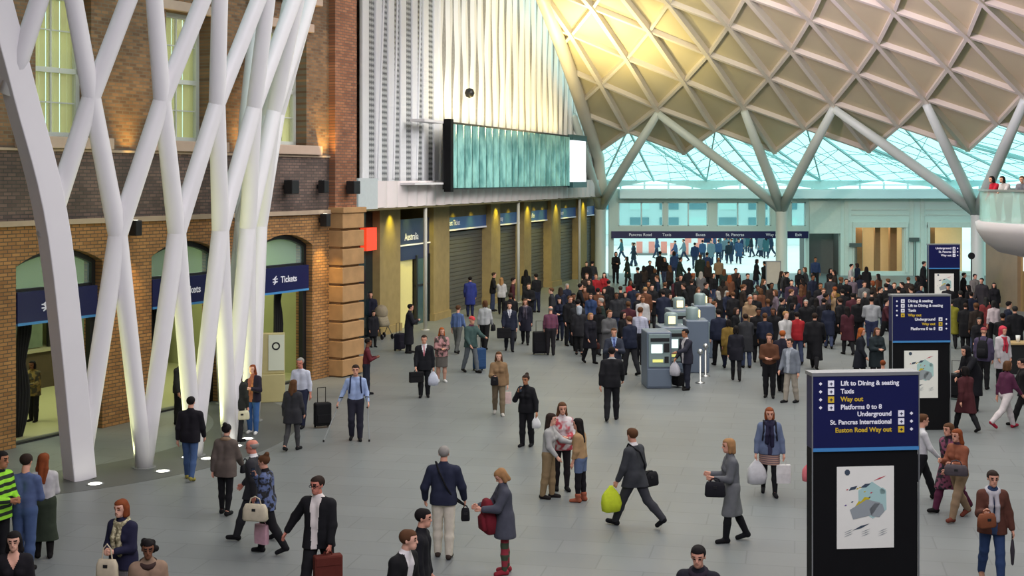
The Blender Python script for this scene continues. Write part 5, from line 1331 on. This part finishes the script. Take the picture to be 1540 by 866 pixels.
o, J = N(750, 527, 624, 'woman in tan jacket, khaki trousers and white boots walking forward', face=2, sex='f', hk='long', hair='brown', top='jacket', hem=.82, tc=(132, 106, 78), bot='trousers', bc=(118, 104, 84), pose='stroll', boots=.45, sc=(180, 176, 168), skin='b', over=dict(aR=(15, 10, 80, 20)))
put(paper_bag(cloth((200, 176, 172)), .75), hand(J, 'L'), 0, 'pale pink paper bag of the woman in tan jacket', 'bag', shopg)
put(handbag(cloth(K_), .1, .22, .05, hl=.03), hand(J, 'R')+Vector((-.02, 0, .03)), 0, 'black handbag tucked under the arm of the woman in tan jacket', 'bag', shopg)
o, J = N(920, 518, 632, 'man in black jacket striding away left of the ticket machines', face=172, hair='black', hk='short', top='jacket', tc=(26, 26, 30), inner=(150, 150, 150), bc=(28, 28, 32), pose='walk', wide=1.06, over=dict(L=(-12, 14), Rr=(12, 5)), sc=K_, h=1.84)
o, J = N(638, 508, 597, 'man in black suit and pink tie with briefcase and white carrier bag', face=2, hair='dark', top='suit', tc=(26, 27, 32), inner=(206, 206, 210), tie=(190, 120, 130), open='v', bc=(27, 28, 32), pose='stroll', sc=K_, over=dict(L=(2, 8), Rr=(3, 2)), h=1.72)
put(briefcase(cloth((24, 24, 26))), hand(J, 'R'), 20, 'black briefcase of the man with the pink tie', 'briefcase', shopg)
put(plastic_bag(cloth((186, 190, 204)), .9), hand(J, 'L'), 0, 'white carrier bag of the man with the pink tie', 'bag', shopg)
o, J = N(664, 484, 574, 'fair haired woman in patterned brown jacket and skirt by the navy shop', face=14, sex='f', hk='long', hair='ginger', top='jacket', tc=(84, 66, 66), tmat=pat('brown_pink_print', 'spots', (70, 62, 56), (170, 126, 126), 8), bot='skirt', bc=(90, 86, 82), tights=(176, 136, 118), pose='hold', sc=WH, h=1.62)
o, J = N(615, 466, 531, 'person in long dark coat pulling a dark case near the nearest slim pole', face=100, top='longcoat', tc=(30, 30, 36), bc=K_, hair='black', pose='fold', h=1.7)
put(suitcase(cloth((30, 28, 40)), .2, .6, .12), ground(601, 527), 60, 'dark case standing beside the nearest slim pole', 'suitcase', 'wheeled suitcases')
o, J = N(688, 458, 531, 'man in blue striped shirt and grey trousers, brown hair, near the shutters', face=150, hair='brown', top='shirt', tc=(90, 112, 156), tmat=pat('blue_stripe_shirt', 'stripe', (92, 114, 160), (58, 78, 122), 6), bc=(84, 86, 84), pose='stroll', skin='a')
o, J = N(708, 474, 560, 'man with red cap, green top and grey jeans beside a luggage trolley', face=40, hair='grey', hk='cap', capc=(196, 70, 74), top='jacket', tc=(60, 80, 78), inner=(90, 48, 70), bc=(88, 94, 100), bot='jeans', pose='reach', over=dict(L=(16, 4), Rr=(-14, 10)))
put(suitcase(cloth((44, 72, 110)), .18, .7, .14), ground(721, 557), 30, 'blue upright suitcase beside the man with the red cap', 'suitcase', 'wheeled suitcases')
o, J = N(729, 449, 525, 'person in white jacket and black trousers walking away by the shutters', face=165, hair='brown', hk='bob', sex='f', top='jacket', hem=.86, tc=(168, 170, 172), bc=(28, 28, 30), pose='stroll', h=1.74)
put(handbag(cloth(K_), .13, .22, .06, hl=.05), hand(J, 'R')+Vector((.05, 0, .12)), 70, 'black bag of the person in white jacket', 'bag', shopg)
o, J = N(707, 422, 476, 'person in bright blue coat standing against the first grey shutter', face=178, hair='black', top='coat', tc=(44, 54, 120), bc=(34, 40, 70), h=1.75)
o, J = N(766, 456, 528, 'man in navy suit, white shirt and tie with black bag, left of centre', face=4, hair='dark', top='suit', tc=(34, 38, 54), inner=(200, 202, 208), open='v', tie=(150, 150, 160), bc=(30, 32, 40), pose='stroll', h=1.72, skin='b')
put(briefcase(cloth(K_), w=.24, h=.36), hand(J, 'R')+Vector((0, 0, .12)), 10, 'black bag of the man in navy suit', 'bag', shopg)
o, J = N(790, 452, 518, 'woman in black coat and dark scarf beside the man in navy suit', face=-4, sex='f', hk='long', hair='brown', top='coat', tc=(32, 32, 44), inner=(150, 130, 130), open='v', bc=K_, pose='stroll', scarf=(70, 66, 78), h=1.68)
o, J = N(828, 462, 534, 'man in red and purple checked shirt with large black suitcase', face=176, hair='grey', hk='bald', top='shirt', tc=(96, 52, 66), tmat=pat('plum_check', 'plaid', (104, 44, 54), (70, 66, 110), 10), bc=(34, 32, 36), h=1.68, fat=1.1)
put(suitcase(cloth((22, 22, 26)), .24, .78, .16), ground(812, 533), 8, 'large black suitcase left of the man in checked shirt', 'suitcase', 'wheeled suitcases')
o, J = N(871, 467, 534, 'person in black coat with pale grey hood, back turned, before the crowd', face=176, hair='dark', hk='hood', capc=(150, 158, 168), top='coat', hem=.68, tc=(36, 36, 40), bc=(34, 34, 36), bot='leggings', pose='stroll', h=1.68)
o, J = N(887, 478, 546, 'woman in black coat carrying a brown bag, left of the arms-crossed man', face=30, sex='f', hk='bob', hair='blond', top='coat', tc=(26, 26, 34), bc=K_, pose='stroll', h=1.66)
put(handbag(cloth((70, 38, 34)), .13, .2, .06, hl=.04), hand(J, 'L'), 10, 'dark red handbag of the woman in black coat, middle distance', 'bag', shopg)
o, J = N(923, 492, 588, 'man in charcoal suit and blue shirt, arms held forward, facing the camera', face=0, hair='brown', top='suit', tc=(46, 50, 62), inner=(130, 150, 190), open='v', tie=(60, 70, 130), bc=(34, 36, 44), pose='fold', h=1.8)
o, J = N(962, 461, 548, 'person in blue and white checked shirt and black trousers left of the machines', face=150, hair='brown', top='shirt', tc=(160, 164, 190), tmat=pat('blue_white_check', 'plaid', (186, 188, 204), (88, 92, 134), 11), bc=(28, 28, 34), h=1.86, pose='hold')
o, J = N(1033, 493, 586, 'man in dark suit reaching out beside the ticket machines, white bag in hand', face=-64, hair='black', skin='d', top='suit', tc=(42, 42, 54), inner=(180, 176, 180), open='wide', bc=(36, 38, 50), pose='reach', h=1.74)
put(plastic_bag(cloth((180, 178, 186)), .95), hand(J, 'R')+Vector((0, 0, .0)), -40, 'white carrier bag of the man at the ticket machines', 'bag', shopg)
put(suitcase(cloth(K_), .17, .42, .12, hh=.1), ground(1020, 582), -60, 'small black case on the floor at the ticket machines', 'suitcase', 'wheeled suitcases')
o, J = N(1107, 490, 572, 'person in black coat walking away right of the ticket machines', face=172, hair='black', sex='f', hk='bob', top='coat', hem=.66, tc=(28, 28, 36), bc=(26, 26, 30), bot='leggings', pose='stroll', boots=.5, h=1.64)
o, J = N(1190, 511, 605, 'man in grey jacket and beige trousers walking left, front right of centre', face=-50, hair='dark', top='jacket', tc=(112, 118, 128), inner=(160, 166, 176), open='wide', bc=(150, 142, 130), pose='stroll', over=dict(L=(-4, 8), Rr=(10, 3)), skin='a', sc=K_, h=1.74)
o, J = N(1176, 497, 589, 'man in black overcoat with black bag behind the man in grey jacket', face=150, hair='ginger', hk='short', top='coat', tc=(30, 28, 40), bc=K_, pose='walk', over=dict(L=(8, 4), Rr=(-8, 8)), h=1.74)
put(handbag(cloth((24, 24, 28)), .22, .3, .1, 'holdall', .06), hand(J, 'L')+Vector((-.12, 0, .05)), 40, 'black holdall of the man in black overcoat', 'bag', shopg)
o, J = N(1225, 472, 555, 'large figure in long black coat with white collar, right of centre', face=160, hair='dark', top='longcoat', tc=(20, 20, 24), bc=K_, fat=1.2, wide=1.2, pose='walk', h=1.82)
o, J = N(1239, 468, 520, 'person in black overcoat beside the large figure, to its right', face=170, hair='black', top='coat', tc=(24, 24, 30), bc=K_, h=1.72)
o, J = N(1293, 492, 577, 'woman with ginger hair in black coat, left of two before the middle totem', face=70, sex='f', hk='long', hair='ginger', top='coat', tc=(28, 30, 38), bc=K_, h=1.66, pose='stroll')
o, J = N(1318, 492, 577, 'woman in dark green coat facing the camera, right of two before the totem', face=10, sex='f', hk='long', hair='brown', top='coat', tc=(36, 44, 48), bc=(50, 40, 46), h=1.66, pose='hold')
o, J = N(1311, 443, 524, 'broad man in pale grey sweatshirt seen from behind, left of middle totem', face=170, hair='black', top='sweater', tc=(134, 136, 140), bc=(44, 50, 76), fat=1.25, wide=1.25, pose='hold', h=1.84)
o, J = N(1328, 541, None, 'child with short red hair behind the nearest totem', h=1.4, face=170, hair='red', hk='short', top='shirt', tc=(180, 178, 190), bc=K_)
o, J = N(1384, 640, 752, 'person in white top half hidden behind the nearest totem', face=90, hair='brown', top='shirt', tc=(190, 190, 192), bc=K_, pose='walk', h=1.66)
# --- right side
o, J = N(1442, 640, 781, 'woman in rust cardigan and khaki trousers walking left, grey bag', face=-58, sex='f', hk='long', hair='red', top='cardigan', hem=.86, tc=(128, 76, 56), inner=(60, 40, 50), bc=(134, 112, 88), bot='trousers', pose='walk', over=dict(aL=(20, 8, 80, 15), aR=(20, 8, 85, 20)), sc=(110, 56, 44), skin='a')
put(handbag(cloth((74, 68, 72)), .2, .18, .07, hl=.08), hand(J, 'L')+Vector((.12, -.1, .08)), -20, 'grey shoulder bag of the woman in rust cardigan', 'bag', shopg)
o, J = N(1430, 645, 770, 'person in dark floral coat and plum trousers behind the rust cardigan woman', face=-64, sex='f', hk='long', hair='brown', top='longcoat', hem=.5, tc=(36, 26, 34), tmat=pat('dark_floral', 'spots', (26, 22, 30), (120, 60, 84), 12), bc=(80, 34, 56), bot='trousers', pose='walk2', h=1.66)
o, J = N(1492, 704, None, 'person with short dark hair, brown jacket, white scarf and blue jeans', h=1.70, face=-6, hair='dark', hk='short', sex='f', top='jacket', hem=.78, tc=(88, 54, 44), inner=(50, 66, 96), open='wide', scarf=(176, 174, 178), bot='jeans', bc=(50, 70, 108), pose='stroll', over=dict(aR=(15, 10, 95, 10), aL=(2, 16, 10, 0)), skin='a', sc=(150, 110, 90))
put(handbag(cloth((126, 74, 50)), .15, .2, .06, hl=.05), hand(J, 'R')+Vector((-.03, -.03, .02)), 20, 'tan handbag of the person in brown jacket and white scarf', 'bag', shopg)
p = hand(J, 'L'); r = empty('umbrella', p); tag(r, 'folded dark umbrella hanging from a hand at the right edge', 'umbrella')
MB().lathe((0, 0, 0), [(.0, -.42), (.02, -.4), (.035, -.2), (.02, -.05), (0, -.04)], 10).build('canopy', cloth((60, 56, 62)), r, True); MB().tube([(0, 0, -.06), (0, 0, .05)], .014, 8).build('handle', M_dark, r)
o, J = N(1513, 540, 645, 'person in plum sweater, white trousers and red shoes walking right', face=112, hair='brown', hk='bob', sex='f', top='sweater', tc=(82, 40, 64), bc=(196, 188, 188), bot='trousers', pose='walk', over=dict(L=(24, 4), Rr=(-30, 22)), sc=(150, 34, 54), h=1.7)
o, J = N(1540, 552, 640, 'person in black with pale belt cut off by the right edge', face=-95, hair='black', top='jacket', tc=(26, 26, 28), bc=(24, 24, 26), pose='walk', h=1.68)
o, J = N(1479, 492, None, 'person with red cap and purple grey jacket, back turned, right side', h=1.76, face=150, hair='grey', hk='cap', capc=(150, 70, 74), top='jacket', tc=(72, 64, 88), bc=K_, fat=1.15, packc=(26, 26, 30))
o, J = N(1507, 490, None, 'person in white coat and red scarf beside the red capped person', h=1.74, face=20, sex='f', hk='hood', capc=(190, 60, 76), top='coat', tc=(186, 180, 184), bc=K_, scarf=(170, 50, 66), hair='brown')
o, J = N(1466, 527, 618, 'person in black hooded coat bending forward over a big black case', face=-70, lean=24, hk='hood', capc=(22, 22, 26), hair='black', top='longcoat', hem=.42, tc=(22, 22, 28), bc=K_, pose='reach', h=1.76, fat=1.15)
put(suitcase(cloth((18, 18, 22)), .26, .68, .17), ground(1438, 600)+Vector((0, 0, 0)), -30, 'big black case in front of the bending person, right side', 'suitcase', 'wheeled suitcases')
o, J = N(1453, 560, 648, 'person in maroon and black coat below the bending person', face=-160, hair='black', hk='bob', sex='f', top='coat', tc=(70, 34, 38), bc=K_, h=1.58, pose='walk', boots=.5)
# --- far middle on the right
for a in [
 (1426, 426, 'person with black hat in front of the farthest totem poster', 'K', 'beanie', -20, 1.72),
 (1431, 449, 'person in yellow and black jacket at the right side of middle totem', 'Y', 'short', 170, 1.75),
 (1445, 436, 'tall person in black coat right of the middle totem', 'K', 'short', 175, 1.8),
 (1448, 409, 'person in black coat right behind the farthest totem', 'K', 'short', 60, 1.74),
 (1465, 411, 'grey haired person left of the branching column, far right', 'G', 'short', 20, 1.7),
 (1477, 417, 'tall person in dark coat at the foot of the right branching column', 'D', 'short', -40, 1.8),
 (1495, 424, 'person with long black hair before the pale wall under the balcony', 'K', 'long', -20, 1.64),
 (1495, 451, 'person in pale pink top under the balcony', 'W', 'bob', 175, 1.68),
 (1483, 446, 'person in rust red coat left of the pale pink top', 'M', 'long', 160, 1.66),
 (1472, 476, 'woman with dark hair and black coat behind the red cap', 'K', 'long', -10, 1.6),
 (1527, 459, 'large man in black overcoat by the brown kiosk, right edge', 'K', 'short', 175, 1.86),
 (1404, 372+20, 'tall man in black suit left of the farthest totem', 'K', 'short', 60, 1.85)]:
    x, yh, lab, c, hk, fc, h = a
    cc = dict(K=(24, 24, 28), Y=(120, 116, 40), G=(120, 116, 112), D=(44, 42, 46), W=(190, 176, 180), M=(110, 44, 46))[c]
    N(x if x != 1404 else 1388, yh, None, lab, h=h, face=fc, hk=hk, top='coat' if c != 'W' else 'sweater', tc=cc, bc=K_, hair='black' if c != 'G' else 'grey', capc=K_ if hk == 'beanie' else (40, 40, 40), sex='f' if hk in ('long', 'bob') else 'm', pose='stroll', share=0)
# people on the balcony, leaning on the rail
for q, (px, py, fc, c, lab, hc) in enumerate(((17.05, 46.6, -70, (170, 30, 50), 'person in red top leaning over the balcony rail, leftmost of three', 'black'), (16.9, 45.3, -60, (190, 184, 186), 'person in white shirt at the balcony rail, middle of three', 'black'), (17.05, 44.2, -40, (120, 120, 130), 'person in grey top at the balcony rail, rightmost of three', 'brown'))):
    person(dict(x=770+px/py*F, D=py, z=4.5, h=1.66, face=fc, lean=26, label=lab, tc=c, top='sweater', bc=K_, hair=hc, hk='bob' if q < 2 else 'short', pose='reach', sex='f' if q < 2 else 'm'))
# inside the arches
o, J = N(50, 541, 634, 'person in mustard patterned coat and black trousers inside the first arch', face=-10, sex='f', hk='bob', hair='black', skin='c', top='coat', hem=.75, tc=(120, 100, 54), tmat=pat('mustard_print', 'spots', (130, 110, 56), (60, 56, 40), 8), bc=K_, pose='hold')
o, J = N(100, 560, 642, 'person in dark clothes inside the first arch behind the square strut', face=60, top='jacket', tc=K_, bc=K_, hair='black', h=1.7)
o, J = N(271, 566, 638, 'person in dark grey jacket inside the second arch', face=70, top='jacket', tc=(46, 46, 48), bc=K_, hair='black', h=1.7)
o, J = N(557, 448, 506, 'person in navy jacket waiting by the dark bay behind the pier, farther', face=10, top='jacket', tc=(30, 32, 48), bc=K_, hair='black', h=1.72)
o, J = N(561, 470, 522, 'child in dark coat beside the pushchair behind the pier', face=30, top='coat', tc=(30, 30, 36), bc=K_, hair='black', h=1.3)
# pushchair
p = ground(576, 509); r = empty('pushchair', p, R(35)); tag(r, 'beige and dark pushchair standing behind the rusticated pier', 'pushchair')
MB().add(*loft([(.45, .18, .2, 0, 0), (.55, .22, .26, 0, 0), (.75, .22, .2, 0, .1), (.98, .2, .12, 0, .18)])).build('seat', pat('beige_check', 'plaid', (150, 140, 116), (80, 74, 66), 8), r, True)
MB().lathe((0, 0, 0), [(.0, .3), (.16, .26), (.25, .12), (.27, 0)], 16).build('hood', cloth((140, 130, 110)), r, True, M=Matrix.Translation((0, .16, .95)) @ Matrix.Rotation(R(25), 4, 'X'))
for x in (-.22, .22):
    MB().tube([(x, -.32, .12), (x, .1, .55), (x, .45, 1.02)], .014, 6).build('frame_tube', M_dark, r); MB().tube([(x, .3, .12), (x, 0, .5)], .014, 6).build('leg', M_dark, r)
    for y in (-.32, .3): MB().tube([(x-.02, y, .1), (x+.02, y, .1)], .1, 16).build('wheel', M_dark, r)
MB().tube([(-.22, .45, 1.02), (.22, .45, 1.02)], .018, 8).build('handle', M_dark, r)
# pink bag seen behind the totem
o, J = N(1234, 640, 752, 'person in pale coat hidden behind the nearest totem, holding the pink bag', face=80, hair='brown', top='jacket', tc=(170, 160, 160), bc=K_, h=1.66, over=dict(aR=(-26, 9, 4, 0)))
put(plastic_bag(cloth((205, 110, 116)), .8), hand(J, 'R'), 0, 'pink carrier bag peeping out left of the nearest totem', 'bag', shopg)
# round sign on a pole, tall white stand behind the crowd
p = Vector(((1461-770)/F*66, 66, 0)); r = empty('round_sign', p); tag(r, 'small black round sign on a pole left of the right branching column', 'sign')
MB().tube([(0, 0, 0), (0, 0, 2.0)], .03, 8).build('pole', M_dark, r); MB().tube([(0, -.03, 2.15), (0, .03, 2.15)], .17, 20).build('disc', M_dark, r)
p = Vector(((1163-770)/F*68, 68, 0)); r = empty('display_stand', p); tag(r, 'white framed notice stand rising out of the crowd, below the centre column', 'stand')
MB().bbox(-.35, .35, -.04, .04, .6, 1.75).build('board', mat('cream_board', (.42, .4, .34), .6), r, bevel=.01); MB().bbox(-.38, .38, -.05, .0, 1.72, 1.78).bbox(-.38, -.34, -.05, .05, 0, 1.75).bbox(.34, .38, -.05, .05, 0, 1.75).build('frame', mat('grey_alu_frame', (.3, .31, .32)), r)

# ================================================================= the crowd
CC = dict(K=('black', (22, 22, 25)), N=('navy', (28, 33, 50)), G=('grey', (84, 84, 86)), C=('charcoal', (44, 45, 49)), R=('red', (142, 32, 38)), B=('blue', (42, 58, 92)), W=('white', (172, 170, 170)), T=('tan', (128, 106, 82)),
          O=('rust', (88, 56, 40)), M=('maroon', (64, 30, 38)), P=('purple', (54, 42, 58)), D=('dark brown', (42, 34, 30)), E=('dark green', (34, 46, 42)), Y=('mustard', (110, 88, 40)), L=('lilac', (100, 88, 98)))
HC_ = dict(k='black', d='dark', b='brown', y='blond', g='grey', r='red')
listed = """741a409Kd 754a417Wy 768a438Kd 770a417Mk 791a405Kk 795a425Kd 807a411Kk 831a432Cb 852a426Ng 862a440Kk 843a431Nd
882a393Kd 892a393Ck 882a410Db 896a411Rb 908a412Rk 926a378Kk 944a385Ek 993a377Kk 1000a386Kk 977a390Kd 968a399Dk 960a401Kk 947a420Rd 879a430Ob 889a440Bd 906a447Eg 927a439Cd 908a432Kd 945a452Mb
915a421Kk 990a414Nb 1014a377Bd 1022a385Ed 1036a402Kk 1053a382Eb 1063a379Bd 1065a392Db 1081a387Ty 1054a408Gg 1041a410Kr 1023a412Kd 1019a417Md 1040a418Kd 1016a450Bb 1066a446Pb 1092a436Ng 1081a437Kg 1097a413Or 1115a426Kb 1106a402Dk 1096a478Yk 970a431Oy 966a444Wb
1137a389Kk 1151a391Kk 1174a406Kd 1181a408Ck 1202a403Kd 1212a400Cb 1099a415Kb 1117a427Db 1128a442Tg 1168a435Lb 1155a447Nb 1174a447Kk 1180a465Wy 1199a468Rk 1212a450Kg 1122a471Cd 1138a428Ed 1147a418Kb 1127a446Tr 1157a500Ob
1256a438Ty 1270a432Kk 1226a386Bd 1248a403Kk 1256a406Dk 1233a424Kd 1257a429Yr 1272a418Kd 1281a413Lg 1279a396Wk 1290a395Nd 1303a400Kk 1299a422Gk 1314a420Dr 1332a446Mk 1311a436Kk 1249a414Ck 1182a408Kd 1190a420Pk 1208a418Ok 1221a412Nk 1240a440Dk 1265a446Kd 1283a440Mk
985a402Kb 1008a398Db 1030a424Kd 1049a432Cb 1060a424Kk 1072a410Kd 1087a420Dk 1089a404Eb 1103a438Kb 1110a412Kd 1124a410Kk 1135a440Kd 1145a433Ob 1160a424Dk 1188a434Kb 1197a442Nk 1205a432Mb 1216a436Kk 1228a446Kk 933a428Kd 940a438Ck 953a428Nk 958a440Kb 975a420Dk 982a430Kk 998a436Nk 1006a444Kd 1000a424Kb
867a452Ck 856a444Kb 842a447Nk 900a460Kd 915a465Gb 935a468Kk 948a474Nb 899a432Ok 871a424Kk 886a419Kd 1028a462Cd 1052a460Kk 1075a462Kb 1083a470Nk 1105a462Kd 1140a462Kk 1150a470Nb 1165a462Kd 1190a455Kk 1246a455Nk 1290a450Kk 1275a460Mk 1238a432Lb 1263a416Kb 1294a412Nk 1322a432Kk 1300a438Kg 1322a410Ok 1333a425Kk 1337a417Nb 1345a424Kb 1352a430Dk 1360a425Kk 1372a430Kd 1383a427Nk 1366a416Db 1381a414Kk 1452a455Kd 1463a440Nk 1458a428Kk 1470a452Db 1508a470Kk 1515a452Nk""".split()
rnd = random.Random(11)
def zone(x, yh):
    if yh > 455 and x < 1000: return 'left of the ticket machines'
    if yh > 455 and x > 1060 and x < 1140: return 'just right of the ticket machines'
    if yh > 455 and x < 1060: return 'close behind the ticket machines'
    if x < 862: return 'beside the grey shutters'
    if x < 915: return 'near the left branching column'
    if yh < 404 and x < 1215: return 'in the bright exit doorway'
    if x < 1010: return 'before the left exit doors'
    if x < 1075: return 'before the middle exit doors'
    if x < 1140: return 'before the right exit doors'
    if x < 1215: return 'around the centre branching column'
    if x < 1275: return 'before the dim grey recess'
    if x < 1345: return 'before the left beige opening'
    if x < 1400: return 'left of the farthest totem'
    return 'under the balcony'
crowd = []
for t in listed:
    x, r_ = t.split('a'); x = int(x); yh = int(r_[:-2]); c, hcx = r_[-2], r_[-1]
    f = rnd.random() < .42; h = (rnd.uniform(1.56, 1.7) if f else rnd.uniform(1.68, 1.84))
    if yh < 384: h = 1.82
    D = (6-h)*2000/(yh-HOR)
    if D > 80.5 and not 923 < x < 1210: D = 80.5; h = 6-(yh-HOR)*D/2000
    top = rnd.choice(['coat', 'coat', 'jacket', 'jacket', 'sweater']) if c not in 'WLT' else rnd.choice(['jacket', 'sweater'])
    hk = rnd.choice(['long', 'bob']) if f else 'short'
    crowd.append(dict(x=x, D=D, h=h, top=top, cn=CC[c][0], tc=CC[c][1], hair=HC_[hcx], hk=hk, sex='f' if f else 'm', pose=rnd.choice(['stand', 'stroll', 'stroll', 'hold', 'walk']), face=rnd.choice([0, 10, -15, 30, 170, 180, 190, 160, 90, -90, 60, 215]),
                      bot='trousers', bc=rnd.choice([K_, K_, NV, (40, 40, 44), (54, 62, 86)]), zone=zone(x, yh), skin=rnd.choice('aaabbcd'), group='crowd in the concourse'))
# outside, beyond the doors
for q in range(34):
    x = rnd.uniform(1060, 1168) if q > 7 else rnd.uniform(935, 1060); yf = rnd.uniform(374, 398) if q > 7 else rnd.uniform(388, 404)
    D = 12000/(yf-HOR); cn, cc = rnd.choice([('blue', (56, 80, 112)), ('dark blue', (38, 54, 76)), ('teal', (52, 88, 96)), ('black', (30, 40, 50)), ('grey', (100, 120, 130)), ('navy', (34, 46, 76))])
    f = rnd.random() < .4
    crowd.append(dict(x=x, D=D, h=rnd.uniform(1.6, 1.82), top=rnd.choice(['coat', 'jacket']), cn=cn, tc=cc, hair=rnd.choice(['dark', 'brown', 'black']), hk='long' if f else 'short', sex='f' if f else 'm', pose=rnd.choice(['stand', 'stroll', 'walk']), face=rnd.choice([0, 180, 90, -90]), bot='trousers', bc=(44, 56, 76), zone='outside the doors', skin='a', group='pedestrians outside'))
# keep neighbours from standing inside one another
pos = [(o.location.x, o.location.y) for o in bpy.data.objects if o.get('category') == 'person' and o.location.z < 1]
for o in bpy.data.objects:
    if o.get('category') == 'ticket machine': pos += [(o.location.x+a, o.location.y+b) for a in (-.35, .35) for b in (-.35, .35)]
kept = []
for c in crowd:
    for _ in range(6):
        X = (c['x']-770)/F*c['D']; best = min([math.hypot(X-a, c['D']-b) for a, b in pos] or [9])
        if best > .56: break
        c['D'] *= 1+rnd.choice([-.012, .012, .02]); c['x'] += rnd.uniform(-3, 3)
    else: 
        if best < .36: continue
    pos.append((X, c['D'])); kept.append(c)
ORD = ['first', 'second', 'third', 'fourth', 'fifth', 'sixth', 'seventh', 'eighth', 'ninth', 'tenth', 'eleventh', 'twelfth', 'thirteenth', 'fourteenth', 'fifteenth']
grp = {}
for c in kept:
    base = '%s %s, %s hair' % (c['cn'], 'coat' if c['top'] == 'coat' else c['top'], ('long ' if c['hk'] == 'long' else 'bobbed ' if c['hk'] == 'bob' else 'short ')+c['hair'])
    c['base'] = base; grp.setdefault((base, c['zone']), []).append(c)
for (base, z), cs in grp.items():
    cs.sort(key=lambda c: c['x'])
    for i, c in enumerate(cs):
        if len(cs) == 1: c['label'] = 'person in %s, %s' % (base, z)
        else: c['label'] = '%s from left in %s, %s' % (ORD[i], base, z)
for c in kept: person(c, share=True)
